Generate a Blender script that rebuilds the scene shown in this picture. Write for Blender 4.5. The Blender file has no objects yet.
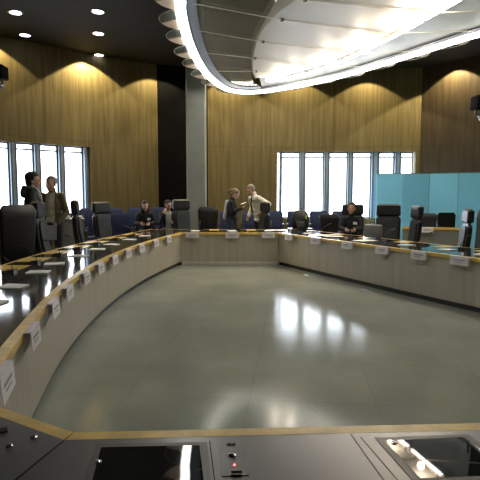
import bpy, bmesh, math, random
from mathutils import Vector, Matrix, Euler

random.seed(7)
PI = math.pi
R = math.radians
scene = bpy.context.scene
COL = scene.collection

# ------------------------------------------------------------------ camera
CAM_Z, FPX, PITCH, ROLL = 1.46, 500.0, R(5.03), R(0.0)
cam_data = bpy.data.cameras.new('camera')
cam = bpy.data.objects.new('camera', cam_data)
COL.objects.link(cam)
cam_data.sensor_width = 36.0
cam_data.sensor_fit = 'HORIZONTAL'
cam_data.lens = 36.0 * FPX / 480.0
cam_data.clip_start = 0.05
CAM_M = Matrix.Rotation(PI / 2 - PITCH, 3, 'X') @ Matrix.Rotation(ROLL, 3, 'Z')
cam.matrix_world = Matrix.Translation((0, 0, CAM_Z)) @ CAM_M.to_4x4()
scene.camera = cam


def ray(u, v):
    return CAM_M @ Vector(((u - 240) / FPX, (240 - v) / FPX, -1.0))


def P(u, v, z):                       # survey point: the sight line of (u, v) meets the level z
    d = ray(u, v)
    t = (z - CAM_Z) / d.z
    return Vector((d.x * t, d.y * t, z))


def A(u, depth, z=0.0, v=196):        # survey point: the sight line of column u at a depth
    d = ray(u, v)
    return Vector((d.x / d.y * depth, depth, z))


def proj(p):
    q = CAM_M.transposed() @ (Vector(p) - Vector((0, 0, CAM_Z)))
    return 240 + FPX * q.x / -q.z, 240 - FPX * q.y / -q.z


# ------------------------------------------------------------------ materials
def _principled(name):
    m = bpy.data.materials.new(name)
    m.use_nodes = True
    return m, m.node_tree, m.node_tree.nodes['Principled BSDF']


def mat(name, col, rough=0.5, metal=0.0, spec=0.5, var=0.0, scale=8.0, stretch=(1, 1, 1), bump=0.0):
    m, nt, b = _principled(name)
    b.inputs['Base Color'].default_value = (*col, 1)
    b.inputs['Roughness'].default_value = rough
    b.inputs['Metallic'].default_value = metal
    b.inputs['Specular IOR Level'].default_value = spec
    if var or bump:
        tc = nt.nodes.new('ShaderNodeTexCoord')
        mp = nt.nodes.new('ShaderNodeMapping')
        mp.inputs['Scale'].default_value = stretch
        nz = nt.nodes.new('ShaderNodeTexNoise')
        nz.inputs['Scale'].default_value = scale
        nz.inputs['Detail'].default_value = 5
        nt.links.new(tc.outputs['Object'], mp.inputs[0])
        nt.links.new(mp.outputs[0], nz.inputs[0])
        if var:
            rp = nt.nodes.new('ShaderNodeValToRGB')
            rp.color_ramp.elements[0].position = 0.3
            rp.color_ramp.elements[1].position = 0.7
            rp.color_ramp.elements[0].color = (*[c * (1 - var) for c in col], 1)
            rp.color_ramp.elements[1].color = (*[min(1, c * (1 + var)) for c in col], 1)
            nt.links.new(nz.outputs[0], rp.inputs[0])
            nt.links.new(rp.outputs[0], b.inputs['Base Color'])
        if bump:
            bp = nt.nodes.new('ShaderNodeBump')
            bp.inputs['Strength'].default_value = bump
            bp.inputs['Distance'].default_value = 0.01
            nt.links.new(nz.outputs[0], bp.inputs['Height'])
            nt.links.new(bp.outputs[0], b.inputs['Normal'])
    return m


def emit(name, col, strength):
    m, nt, b = _principled(name)
    b.inputs['Base Color'].default_value = (0.8, 0.8, 0.8, 1)
    b.inputs['Emission Color'].default_value = (*col, 1)
    b.inputs['Emission Strength'].default_value = strength
    return m


def glass(name, tint, gloss=0.12, rough=0.02):
    m = bpy.data.materials.new(name)
    m.use_nodes = True
    nt = m.node_tree
    nt.nodes.clear()
    out = nt.nodes.new('ShaderNodeOutputMaterial')
    mix = nt.nodes.new('ShaderNodeMixShader')
    tr = nt.nodes.new('ShaderNodeBsdfTransparent')
    gl = nt.nodes.new('ShaderNodeBsdfGlossy')
    lw = nt.nodes.new('ShaderNodeLayerWeight')
    mul = nt.nodes.new('ShaderNodeMath')
    mul.operation = 'MULTIPLY'
    mul.inputs[1].default_value = gloss * 2
    lw.inputs['Blend'].default_value = 0.35
    tr.inputs['Color'].default_value = (*tint, 1)
    gl.inputs['Roughness'].default_value = rough
    nt.links.new(lw.outputs['Facing'], mul.inputs[0])
    nt.links.new(mul.outputs[0], mix.inputs[0])
    nt.links.new(tr.outputs[0], mix.inputs[1])
    nt.links.new(gl.outputs[0], mix.inputs[2])
    nt.links.new(mix.outputs[0], out.inputs[0])
    return m


def milky_glass(name, tint, gloss, rough, reflect_mix, reflect_col):  # grey diffuse mixed into the glass stands in for its floor reflection
    m = glass(name, tint, gloss, rough)
    nt = m.node_tree
    out = next(n for n in nt.nodes if n.type == 'OUTPUT_MATERIAL')
    prev = out.inputs[0].links[0].from_socket
    df = nt.nodes.new('ShaderNodeBsdfDiffuse')
    df.inputs['Color'].default_value = (*reflect_col, 1)
    nz = nt.nodes.new('ShaderNodeTexNoise')
    nz.inputs['Scale'].default_value = 2.0
    mr = nt.nodes.new('ShaderNodeMapRange')
    mr.inputs['To Min'].default_value = reflect_mix * 0.7
    mr.inputs['To Max'].default_value = reflect_mix * 1.3
    mx = nt.nodes.new('ShaderNodeMixShader')
    nt.links.new(nz.outputs[0], mr.inputs['Value'])
    nt.links.new(mr.outputs[0], mx.inputs[0])
    nt.links.new(prev, mx.inputs[1])
    nt.links.new(df.outputs[0], mx.inputs[2])
    nt.links.new(mx.outputs[0], out.inputs[0])
    return m


def wood_panel(name, c0, c1, joint):
    """vertical veneer, UV = (length along the wall, height)"""
    m, nt, b = _principled(name)
    b.inputs['Roughness'].default_value = 0.5
    b.inputs['Specular IOR Level'].default_value = 0.12
    uv = nt.nodes.new('ShaderNodeTexCoord')
    mp = nt.nodes.new('ShaderNodeMapping')
    mp.inputs['Scale'].default_value = (9, 0.55, 1)
    nz = nt.nodes.new('ShaderNodeTexNoise')
    nz.inputs['Scale'].default_value = 1.3
    nz.inputs['Detail'].default_value = 6
    nz.inputs['Distortion'].default_value = 0.5
    rp = nt.nodes.new('ShaderNodeValToRGB')
    rp.color_ramp.elements[0].position = 0.3
    rp.color_ramp.elements[1].position = 0.72
    rp.color_ramp.elements[0].color = (*c0, 1)
    rp.color_ramp.elements[1].color = (*c1, 1)
    br = nt.nodes.new('ShaderNodeTexBrick')
    br.offset = 0.0
    br.inputs['Color1'].default_value = (0.78, 0.78, 0.78, 1)
    br.inputs['Color2'].default_value = (1.0, 1.0, 1.0, 1)
    br.inputs['Mortar'].default_value = (joint, joint, joint, 1)
    br.inputs['Scale'].default_value = 1.0
    br.inputs['Mortar Size'].default_value = 0.006
    br.inputs['Brick Width'].default_value = 0.62
    br.inputs['Row Height'].default_value = 2.9
    mx = nt.nodes.new('ShaderNodeMixRGB')
    mx.blend_type = 'MULTIPLY'
    mx.inputs[0].default_value = 1.0
    L = nt.links.new
    L(uv.outputs['UV'], mp.inputs[0]); L(mp.outputs[0], nz.inputs[0]); L(nz.outputs[0], rp.inputs[0])
    L(uv.outputs['UV'], br.inputs[0]); L(rp.outputs[0], mx.inputs[1]); L(br.outputs[0], mx.inputs[2])
    L(mx.outputs[0], b.inputs['Base Color'])
    return m


def stone_floor(name):
    m, nt, b = _principled(name)
    L = nt.links.new
    tc = nt.nodes.new('ShaderNodeTexCoord')
    n1 = nt.nodes.new('ShaderNodeTexNoise'); n1.inputs['Scale'].default_value = 1.1; n1.inputs['Detail'].default_value = 8
    n2 = nt.nodes.new('ShaderNodeTexNoise'); n2.inputs['Scale'].default_value = 38; n2.inputs['Detail'].default_value = 3
    rp = nt.nodes.new('ShaderNodeValToRGB')
    rp.color_ramp.elements[0].position = 0.32; rp.color_ramp.elements[1].position = 0.7
    rp.color_ramp.elements[0].color = (0.225, 0.242, 0.205, 1); rp.color_ramp.elements[1].color = (0.30, 0.32, 0.272, 1)
    rp2 = nt.nodes.new('ShaderNodeValToRGB')
    rp2.color_ramp.elements[0].color = (0.86, 0.86, 0.86, 1); rp2.color_ramp.elements[1].color = (1.1, 1.1, 1.1, 1)
    mp = nt.nodes.new('ShaderNodeMapping'); mp.inputs['Rotation'].default_value = (0, 0, R(6)); mp.inputs['Location'].default_value = (0.3, 0.12, 0)
    br = nt.nodes.new('ShaderNodeTexBrick')
    br.offset = 0.0; br.inputs['Scale'].default_value = 1.0
    br.inputs['Color1'].default_value = (0.95, 0.95, 0.95, 1); br.inputs['Color2'].default_value = (1, 1, 1, 1)
    br.inputs['Mortar'].default_value = (0.87, 0.87, 0.87, 1)
    br.inputs['Mortar Size'].default_value = 0.006; br.inputs['Brick Width'].default_value = 0.9; br.inputs['Row Height'].default_value = 0.9
    m1 = nt.nodes.new('ShaderNodeMixRGB'); m1.blend_type = 'MULTIPLY'; m1.inputs[0].default_value = 1
    m2 = nt.nodes.new('ShaderNodeMixRGB'); m2.blend_type = 'MULTIPLY'; m2.inputs[0].default_value = 1
    L(tc.outputs['Object'], n1.inputs[0]); L(tc.outputs['Object'], n2.inputs[0]); L(tc.outputs['Object'], mp.inputs[0]); L(mp.outputs[0], br.inputs[0])
    L(n1.outputs[0], rp.inputs[0]); L(n2.outputs[0], rp2.inputs[0])
    L(rp.outputs[0], m1.inputs[1]); L(rp2.outputs[0], m1.inputs[2])
    L(m1.outputs[0], m2.inputs[1]); L(br.outputs[0], m2.inputs[2]); L(m2.outputs[0], b.inputs['Base Color'])
    rr = nt.nodes.new('ShaderNodeMapRange')
    rr.inputs['To Min'].default_value = 0.10; rr.inputs['To Max'].default_value = 0.17
    L(n1.outputs[0], rr.inputs['Value']); L(rr.outputs[0], b.inputs['Roughness'])
    b.inputs['Specular IOR Level'].default_value = 0.10
    return m


M = dict(
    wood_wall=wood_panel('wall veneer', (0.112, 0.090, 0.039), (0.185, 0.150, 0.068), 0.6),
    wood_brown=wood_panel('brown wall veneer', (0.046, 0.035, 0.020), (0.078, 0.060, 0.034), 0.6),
    floor=stone_floor('polished stone'),
    ceiling=mat('dark ceiling', (0.011, 0.011, 0.0105), 0.8, var=0.25, scale=2),
    black=mat('black paint', (0.0035, 0.0038, 0.0042), 0.85, spec=0.05, var=0.2, scale=3),
    concrete=mat('painted column', (0.21, 0.225, 0.205), 0.7, var=0.07, scale=4),
    alu=mat('blue grey window frame', (0.24, 0.30, 0.36), 0.45, 0.2, var=0.06, scale=5),
    alu_dark=mat('dark window frame', (0.07, 0.10, 0.15), 0.45, 0.2, var=0.06, scale=5),
    pane=glass('window pane', (0.97, 0.98, 1.0), 0.06),
    oak=mat('oak edging', (0.62, 0.42, 0.10), 0.38, var=0.2, scale=5, stretch=(3, 3, 10)),
    desk_top=mat('dark desk laminate', (0.045, 0.045, 0.040), 0.07, spec=0.5, var=0.1, scale=20),
    near_top=mat('charcoal desk laminate', (0.028, 0.028, 0.025), 0.31, spec=1.0, var=0.08, scale=30, bump=0.03),
    panel=mat('beige grey desk front', (0.42, 0.385, 0.31), 0.5, var=0.09, scale=3.5, stretch=(4, 4, 0.25)),
    plinth=mat('dark plinth', (0.05, 0.055, 0.055), 0.5, var=0.1),
    screen=mat('dark screen glass', (0.012, 0.012, 0.011), 0.02, spec=0.45, var=0.1),
    bezel=mat('screen bezel', (0.055, 0.053, 0.047), 0.4, var=0.1),
    groove=mat('groove', (0.008, 0.008, 0.008), 0.8, var=0.1),
    chrome=mat('chrome', (0.65, 0.65, 0.66), 0.18, 1.0, var=0.04),
    leather=mat('black leather', (0.0065, 0.0072, 0.0085), 0.42, var=0.25, scale=30, bump=0.15),
    leather_pad=mat('grey black leather', (0.017, 0.023, 0.027), 0.52, var=0.2, scale=30, bump=0.15),
    plastic=mat('black plastic', (0.014, 0.014, 0.015), 0.4, var=0.15),
    blue=mat('blue upholstery', (0.013, 0.026, 0.085), 0.85, var=0.2, scale=60, bump=0.2),
    blue_dark=mat('navy upholstery', (0.010, 0.018, 0.055), 0.85, var=0.2, scale=60, bump=0.2),
    paper=mat('white paper', (0.80, 0.80, 0.78), 0.7, var=0.03),
    card=mat('white card', (0.66, 0.62, 0.64), 0.6, var=0.03),
    print_grey=mat('grey print', (0.30, 0.28, 0.30), 0.7, var=0.1, scale=120),
    teal=mat('teal fabric', (0.23, 0.67, 0.95), 0.8, var=0.06, scale=30),
    teal_frame=mat('teal frame', (0.06, 0.2, 0.23), 0.5, var=0.06),
    grey_box=mat('grey laminate', (0.17, 0.17, 0.165), 0.55, var=0.08),
    canopy=mat('white canopy', (0.60, 0.57, 0.53), 0.55, var=0.03, scale=3),
    canopy_rim=mat('cream canopy rim', (0.62, 0.56, 0.49), 0.5, var=0.03, scale=3),
    frosted=mat('pale grey panel', (0.33, 0.36, 0.385), 0.4, var=0.04, scale=3),
    trough=mat('pale metal trough', (0.36, 0.39, 0.46), 0.3, 0.5, var=0.05),
    trough_blue=mat('blue grey trough', (0.13, 0.16, 0.23), 0.4, 0.2, var=0.05),
    rod=mat('pale rod', (0.55, 0.53, 0.44), 0.35, 0.2, var=0.05),
    bracket_or_glint=mat('cream disc glint', (0.78, 0.62, 0.50), 0.5, var=0.05),  # plates on the discs: reflected tube light put into the colour
    lamp_glass=milky_glass('lamp glass', (0.66, 0.68, 0.64), 0.15, 0.05, 0.16, (0.5, 0.5, 0.46)),
    tube=emit('white light tube', (1.0, 0.975, 0.87), 5.0),
    tube_warm=emit('warm light tube', (1.0, 0.93, 0.84), 9.0),
    lens=emit('downlight lens', (0.86, 0.87, 1.0), 2.2),
    led=emit('red indicator', (1.0, 0.12, 0.12), 1.2),
    skin=mat('skin', (0.42, 0.25, 0.18), 0.5, var=0.08, scale=12),
    skin_pale=mat('pale skin', (0.50, 0.32, 0.24), 0.5, var=0.08, scale=12),
    hair_dark=mat('dark hair', (0.006, 0.005, 0.005), 0.75, var=0.3, scale=60, bump=0.4),
    hair_brown=mat('light brown hair', (0.15, 0.10, 0.055), 0.5, var=0.3, scale=60, bump=0.4),
    hair_grey=mat('grey hair', (0.20, 0.17, 0.14), 0.6, var=0.25, scale=60, bump=0.4),
    coat_dark=mat('dark grey green coat', (0.030, 0.036, 0.034), 0.8, var=0.2, scale=25),
    coat_olive=mat('olive jacket', (0.105, 0.085, 0.040), 0.8, var=0.15, scale=25),
    shirt_pale=mat('pale shirt', (0.66, 0.64, 0.54), 0.8, var=0.06, scale=20),
    shirt_cream=mat('cream checked shirt', (0.46, 0.42, 0.30), 0.8, var=0.2, scale=45),
    shirt_white=mat('white shirt', (0.55, 0.54, 0.54), 0.8, var=0.05),
    top_black=mat('black top', (0.006, 0.007, 0.011), 0.9, var=0.2, scale=25),
    navy_cloth=mat('navy cloth', (0.018, 0.022, 0.05), 0.8, var=0.2, scale=25),
    trousers=mat('black trousers', (0.016, 0.016, 0.022), 0.8, var=0.2, scale=25),
    shawl=mat('pale grey shawl', (0.42, 0.44, 0.50), 0.85, var=0.1, scale=25),
    eye=mat('dark eye', (0.02, 0.015, 0.012), 0.2, var=0.1),
    lip=mat('lips', (0.30, 0.12, 0.10), 0.5, var=0.1),
    green=mat('yellow green tag', (0.35, 0.45, 0.05), 0.6, var=0.1),
)

M['near_top'].node_tree.nodes['Principled BSDF'].inputs['Coat Weight'].default_value = 0.15     # satin lacquer
M['near_top'].node_tree.nodes['Principled BSDF'].inputs['Coat Roughness'].default_value = 0.34

# ------------------------------------------------------------------ object helpers
def link(name, data, parent=None):
    o = bpy.data.objects.new(name, data)
    COL.objects.link(o)
    if parent is not None:
        o.parent = parent
    return o


def tag(o, label=None, cat=None, group=None, kind=None):
    if label: o['label'] = label
    if cat: o['category'] = cat
    if group: o['group'] = group
    if kind: o['kind'] = kind
    return o


def empty(name, loc=(0, 0, 0), rz=0.0):
    o = link(name, None)
    o.location = loc
    o.rotation_euler = (0, 0, rz)
    return o


def copy_tree(o, parent=None):
    c = o.copy()
    COL.objects.link(c)
    if parent is not None:
        c.parent = parent
    for ch in list(o.children):
        copy_tree(ch, c)
    return c


class MB:
    """collects shapes into one mesh"""
    def __init__(self):
        self.bm = bmesh.new()
        self.uv = None

    def _xf(self, vs, loc, rot):
        m = Matrix.Translation(loc) @ (rot.to_4x4() if isinstance(rot, (Matrix,)) else Euler(rot).to_matrix().to_4x4())
        bmesh.ops.transform(self.bm, matrix=m, verts=vs)

    def box(self, c, s, rot=(0, 0, 0), bevel=0.0, seg=2):
        r = bmesh.ops.create_cube(self.bm, size=1.0)
        vs = r['verts']
        bmesh.ops.scale(self.bm, vec=s, verts=vs)
        if bevel:
            es = list({e for v in vs for e in v.link_edges})
            rr = bmesh.ops.bevel(self.bm, geom=es, offset=bevel, segments=seg, affect='EDGES', profile=0.5)
            vs = list({v for f in rr['faces'] for v in f.verts} | {v for v in vs if v.is_valid})
        self._xf(vs, c, rot)
        return self

    def ell(self, c, s, rot=(0, 0, 0), u=16, v=10):
        r = bmesh.ops.create_uvsphere(self.bm, u_segments=u, v_segments=v, radius=1.0)
        bmesh.ops.scale(self.bm, vec=s, verts=r['verts'])
        self._xf(r['verts'], c, rot)
        return self

    def cone(self, p0, p1, r0, r1, seg=12):
        p0, p1 = Vector(p0), Vector(p1)
        d = p1 - p0
        q = d.to_track_quat('Z', 'Y').to_matrix().to_4x4()
        bmesh.ops.create_cone(self.bm, cap_ends=True, segments=seg, radius1=r0, radius2=r1, depth=d.length,
                              matrix=Matrix.Translation((p0 + p1) / 2) @ q)
        return self

    def cap(self, p0, p1, r0, r1, seg=12):      # tapered limb with round ends
        self.cone(p0, p1, r0, r1, seg)
        self.ell(p0, (r0,) * 3, u=seg, v=8)
        self.ell(p1, (r1,) * 3, u=seg, v=8)
        return self

    def tube(self, pts, r, seg=8, closed=False):
        pts = [Vector(p) for p in pts]
        n = len(pts)
        rings = []
        for i, p in enumerate(pts):
            a = pts[(i - 1) % n] if (closed or i > 0) else pts[i]
            b = pts[(i + 1) % n] if (closed or i < n - 1) else pts[i]
            t = (b - a).normalized()
            up = Vector((0, 0, 1)) if abs(t.z) < 0.95 else Vector((1, 0, 0))
            x = t.cross(up).normalized()
            y = x.cross(t).normalized()
            rings.append([self.bm.verts.new(p + x * r * math.cos(2 * PI * k / seg) + y * r * math.sin(2 * PI * k / seg)) for k in range(seg)])
        for i in range(n if closed else n - 1):
            a, b = rings[i], rings[(i + 1) % n]
            for k in range(seg):
                self.bm.faces.new((a[k], a[(k + 1) % seg], b[(k + 1) % seg], b[k]))
        if not closed:
            self.bm.faces.new(rings[0]); self.bm.faces.new(rings[-1][::-1])
        return self

    def sweep(self, frames, section, closed=False):
        """frames: (point, outward vector scaled for the mitre); section: (offset, z) loop"""
        rings = [[self.bm.verts.new((p.x + n.x * o, p.y + n.y * o, z)) for o, z in section] for p, n in frames]
        k = len(section)
        m = len(rings)
        for i in range(m if closed else m - 1):
            a, b = rings[i], rings[(i + 1) % m]
            for j in range(k):
                self.bm.faces.new((a[j], a[(j + 1) % k], b[(j + 1) % k], b[j]))
        if not closed:
            self.bm.faces.new(rings[0]); self.bm.faces.new(rings[-1][::-1])
        return self

    def prism(self, outline, z0, z1):
        lo = [self.bm.verts.new((p[0], p[1], z0)) for p in outline]
        hi = [self.bm.verts.new((p[0], p[1], z1)) for p in outline]
        n = len(lo)
        self.bm.faces.new(lo[::-1]); self.bm.faces.new(hi)
        for i in range(n):
            self.bm.faces.new((lo[i], lo[(i + 1) % n], hi[(i + 1) % n], hi[i]))
        return self

    def lathe(self, prof, c=(0, 0, 0), seg=24):
        rings = [[self.bm.verts.new((c[0] + r * math.cos(2 * PI * k / seg), c[1] + r * math.sin(2 * PI * k / seg), c[2] + z)) for k in range(seg)] for r, z in prof]
        for a, b in zip(rings, rings[1:]):
            for k in range(seg):
                self.bm.faces.new((a[k], a[(k + 1) % seg], b[(k + 1) % seg], b[k]))
        self.bm.faces.new(rings[0][::-1]); self.bm.faces.new(rings[-1])
        return self

    def loft(self, sections):
        """closed loops of equal length, capped"""
        rings = [[self.bm.verts.new(p) for p in s] for s in sections]
        k = len(rings[0])
        for a, b in zip(rings, rings[1:]):
            for j in range(k):
                self.bm.faces.new((a[j], a[(j + 1) % k], b[(j + 1) % k], b[j]))
        self.bm.faces.new(rings[0][::-1]); self.bm.faces.new(rings[-1])
        return self

    def mesh(self, name, m, smooth=True):
        bmesh.ops.recalc_face_normals(self.bm, faces=self.bm.faces)
        me = bpy.data.meshes.new(name)
        self.bm.to_mesh(me)
        self.bm.free()
        me.materials.append(m)
        if smooth:
            me.polygons.foreach_set('use_smooth', [True] * len(me.polygons))
            try:
                me.set_sharp_from_angle(angle=R(38))
            except Exception:
                pass
        return me

    def build(self, name, m, parent=None, smooth=True):
        return link(name, self.mesh(name, m, smooth), parent)


def catmull(pts, n=8, closed=False):
    out = []
    m = len(pts)
    for i in range(m if closed else m - 1):
        g = (lambda k: pts[k % m]) if closed else (lambda k: pts[max(0, min(m - 1, k))])
        p0, p1, p2, p3 = g(i - 1), g(i), g(i + 1), g(i + 2)
        for k in range(n):
            t = k / n
            out.append(0.5 * ((2 * p1) + (p2 - p0) * t + (2 * p0 - 5 * p1 + 4 * p2 - p3) * t * t + (3 * p1 - p0 - 3 * p2 + p3) * t ** 3))
    if not closed:
        out.append(pts[-1].copy())
    return out


ORD = 'first second third fourth fifth sixth seventh eighth ninth tenth eleventh twelfth thirteenth fourteenth'.split()

# ------------------------------------------------------------------ the room
CEIL = 5.17
ROOM_C = Vector((0.3, 5.2))
PA0, PA1 = Vector((-7.6, 10.15)), Vector((-3.95, 13.5))     # windowed wall
PB1 = Vector((-2.36, 14.55))
PC0, PC1 = Vector((-0.95, 14.9)), Vector((5.3, 14.9))       # far windowed wall
PD1 = Vector((8.4, 11.4))
outline = [PA0, PA1, PB1, PC0, PC1, PD1, Vector((9.3, 5.5)), Vector((7.8, -1.0)), Vector((3.0, -3.8)), Vector((-3.6, -3.8)),
           Vector((-8.2, -0.6)), Vector((-9.4, 5.0))]


def wall(name, p0, p1, m, openings=(), z0=0.0, z1=CEIL, th=0.28, back=0.0):
    d = (p1 - p0)
    Lw = d.length
    d.normalize()
    n = Vector((-d.y, d.x))
    if (p0 + p1).dot(n) / 2 - ROOM_C.dot(n) < 0:
        n = -n
    ss = sorted({-0.04, Lw + 0.04, *[o[0] for o in openings], *[o[1] for o in openings]})
    zs = sorted({z0, z1, *[o[2] for o in openings], *[o[3] for o in openings]})
    bm = bmesh.new()
    uvl = bm.loops.layers.uv.new('UVMap')
    def quad(cs, uvs):
        f = bm.faces.new([bm.verts.new(c) for c in cs])
        for lp, q in zip(f.loops, uvs): lp[uvl].uv = q
    def pt(s, off, z): 
        q = p0 + d * s + n * (off + back)
        return (q.x, q.y, z)
    solid = {}
    for i in range(len(ss) - 1):
        for j in range(len(zs) - 1):
            cs, cz = (ss[i] + ss[i + 1]) / 2, (zs[j] + zs[j + 1]) / 2
            solid[i, j] = not any(o[0] < cs < o[1] and o[2] < cz < o[3] for o in openings)
    for (i, j), ok in solid.items():
        if not ok: continue
        a, b, c, e = ss[i], ss[i + 1], zs[j], zs[j + 1]
        for off in (0, th):
            quad([pt(a, off, c), pt(b, off, c), pt(b, off, e), pt(a, off, e)], [(a, c), (b, c), (b, e), (a, e)])
        for di, dj, q in ((-1, 0, [(a, c), (a, e)]), (1, 0, [(b, c), (b, e)]), (0, -1, [(a, c), (b, c)]), (0, 1, [(a, e), (b, e)])):
            if solid.get((i + di, j + dj), False): continue
            (s0, y0), (s1, y1) = q
            quad([pt(s0, 0, y0), pt(s1, 0, y1), pt(s1, th, y1), pt(s0, th, y0)], [(s0, y0), (s1, y1), (s1 + .1, y1), (s0 + .1, y0)])
    bmesh.ops.remove_doubles(bm, verts=bm.verts, dist=1e-5)
    bmesh.ops.recalc_face_normals(bm, faces=bm.faces)
    me = bpy.data.meshes.new(name)
    bm.to_mesh(me); bm.free()
    me.materials.append(m)
    return tag(link(name, me), kind='structure')


def along(u, p0, p1, back=0.0):
    """distance along the wall p0-p1 at which the sight line of column u meets it (or a plane set back from it)"""
    if back:
        e = (p1 - p0).normalized()
        e = Vector((-e.y, e.x))
        if (p0 - ROOM_C).dot(e) < 0: e = -e
        p0, p1 = p0 + e * back, p1 + e * back
    r = ray(u, 180)
    d = (p1 - p0).normalized()
    # p0 + s d = t r
    det = d.x * -r.y + r.x * d.y
    s = (p0.x * r.y - r.x * p0.y) / det
    return s


fl = MB().prism([p + (p - ROOM_C).normalized() * 0.3 for p in outline], -0.2, 0.0)
tag(fl.build('floor', M['floor'], smooth=False), kind='structure')
ce = MB().prism([p + (p - ROOM_C).normalized() * 0.3 for p in outline], CEIL, CEIL + 0.2)
tag(ce.build('ceiling', M['ceiling'], smooth=False), kind='structure')

WZ0, WZ1 = 0.80, 2.755
# left windowed wall: window columns by sight line, the rest of the strip continues out of view
LA = (PA1 - PA0).length
w_end = along(90.5, PA0, PA1)
wins_a = [(along(a, PA0, PA1, .16), along(b, PA0, PA1, .16)) for a, b in ((64, 83), (40, 58), (16, 34))]
pitch_a = wins_a[1][0] - wins_a[2][0]
for k in range(1):
    a, b = wins_a[-1]
    wins_a.append((a - pitch_a * 0.98, b - pitch_a))
wins_a = [w for w in wins_a if w[0] > 0.1]
sliver_a = (along(86, PA0, PA1, .16), w_end - 0.01)
wall('wall_left', PA0, PA1, M['wood_wall'], [(min(w[0] for w in wins_a) - 0.06, w_end, WZ0, WZ1)])
wall('wall_left_corner', PA1, PB1, M['wood_wall'])
wall('wall_recess', PB1, PC0, M['black'], back=0.0)
us_c = [(281, 299.5), (304.5, 323.5), (328.5, 347), (352, 370.5), (378, 393.5), (399.5, 412)]
wins_c = [(along(a, PC0, PC1, .16), along(b, PC0, PC1, .16)) for a, b in us_c]
sliver_c = (along(277, PC0, PC1), along(280, PC0, PC1))
wall('wall_back', PC0, PC1, M['wood_wall'], [(sliver_c[0], wins_c[-1][1] + 0.03, WZ0, WZ1)])
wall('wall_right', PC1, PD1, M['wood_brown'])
for nm, i in (('wall_right_side', 5), ('wall_right_rear', 6), ('wall_rear_right', 7), ('wall_rear', 8), ('wall_rear_left', 9), ('wall_left_rear', 10), ('wall_left_side', 11)):
    wall(nm, outline[i], outline[(i + 1) % 12], M['wood_wall'])

win_no = 0


def window(p0, p1, s0, s1, slim=False):
    """one tall window: frame, transom and pane in the opening"""
    global win_no
    win_no += 1
    d = (p1 - p0).normalized()
    n = Vector((-d.y, d.x))
    if (p0 - ROOM_C).dot(n) < 0: n = -n
    ang = math.atan2(d.y, d.x)
    mid = p0 + d * (s0 + s1) / 2 + n * 0.16
    w = s1 - s0
    root = tag(empty('window_%d' % win_no, (mid.x, mid.y, 0), ang), kind='structure')
    sgn = 1 if Vector((-math.sin(ang), math.cos(ang))).dot(n) > 0 else -1
    f = MB()
    t = 0.02 if slim else 0.035
    h = WZ1 - WZ0 - 0.008
    zc = (WZ0 + WZ1) / 2
    for sx in (-1, 1):
        f.box((sx * (w / 2 - t / 2), 0, zc), (t, 0.07, h), bevel=0.004, seg=1)
    for z in (WZ0 + 0.004 + t / 2, WZ1 - 0.004 - t / 2):
        f.box((0, 0, z), (w - 2 * t, 0.07, t))
    if not slim:
        f.box((0, 0, WZ1 - 0.15), (w - 2 * t, 0.075, 0.045))
    f.build('frame', M['alu_dark'], root, smooth=False)
    MB().box((0, sgn * 0.01, zc), (w - 2 * t, 0.012, h - 2 * t)).build('pane', M['pane'], root, smooth=False)
    return root


def mullion(n_, p0, p1, s0, s1):
    d = (p1 - p0).normalized()
    n = Vector((-d.y, d.x))
    if (p0 - ROOM_C).dot(n) < 0: n = -n
    mid = p0 + d * (s0 + s1) / 2 + n * 0.14
    w = s1 - s0 - 0.004
    root = tag(empty('trim_%d' % n_, (mid.x, mid.y, 0), math.atan2(d.y, d.x)), kind='structure')
    zc, h = (WZ0 + WZ1) / 2, WZ1 - WZ0 - 0.008
    MB().box((0, 0, zc), (w, 0.2, h), bevel=0.008).build('mullion', M['alu'], root, smooth=False)
    g = MB()
    s = -1 if Matrix.Rotation(math.atan2(d.y, d.x), 2) @ Vector((0, 1)) @ n > 0 else 1
    for sx in (-0.32, 0.32):
        g.box((sx * w, s * 0.104, zc), (w * 0.2, 0.008, h))
    g.build('cover_strip', M['alu_dark'], root, smooth=False)


tn = 0
for p0, p1, wins, sl in ((PA0, PA1, sorted(wins_a), sliver_a), (PC0, PC1, sorted(wins_c), sliver_c)):
    for a, b in wins: window(p0, p1, a, b)
    window(p0, p1, *sl, slim=True)
    cells = sorted(list(wins) + [sl])
    for (a, b), (c, d) in zip(cells, cells[1:]):
        if c - b > 0.03:
            tn += 1
            mullion(tn, p0, p1, b, c)

# free-standing column in front of the dark recess
cc = A(197, 13.45)
tag(MB().box((cc.x, cc.y, CEIL / 2), (0.50, 0.50, CEIL), bevel=0.03).build('column', M['concrete'], smooth=False), kind='structure')
# low platform under the audience seats
def platform(name, p, q, depth, h):
    d = (q - p).normalized()
    n = Vector((-d.y, d.x, 0))
    pts = [p, q, q + n * depth, p + n * depth]
    return tag(MB().prism(pts, 0.0, h).build(name, M['plinth'], smooth=False), kind='structure')


# ------------------------------------------------------------------ the ring of desks
TOP = 0.69
H_ = TOP
near_left = [P(-30, 396.5, TOP), P(74, 432.2, TOP)]
near_dir = (P(480, 422.7, TOP) - P(74, 432.2, TOP)).normalized()
n0 = P(74, 432.2, TOP)
near_end = n0 + near_dir * 2.75
left_px = [(0, 362), (14, 344), (28, 327.5), (39, 314), (50, 299.5), (60, 288.5), (71, 279.3), (90, 266.6), (105, 258), (120, 251), (140, 243.5), (160, 237.3), (182, 232.6)]
left_pts = [P(u, v, TOP) for u, v in left_px]
right_px = [(278, 232.8), (300, 235.6), (320, 238.2), (340, 241), (360, 243.4), (380, 246.1), (400, 248.9), (420, 251.3), (440, 253.8), (460, 256.3), (480, 258.9)]
right_pts = [P(u, v, TOP) for u, v in right_px]


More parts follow.
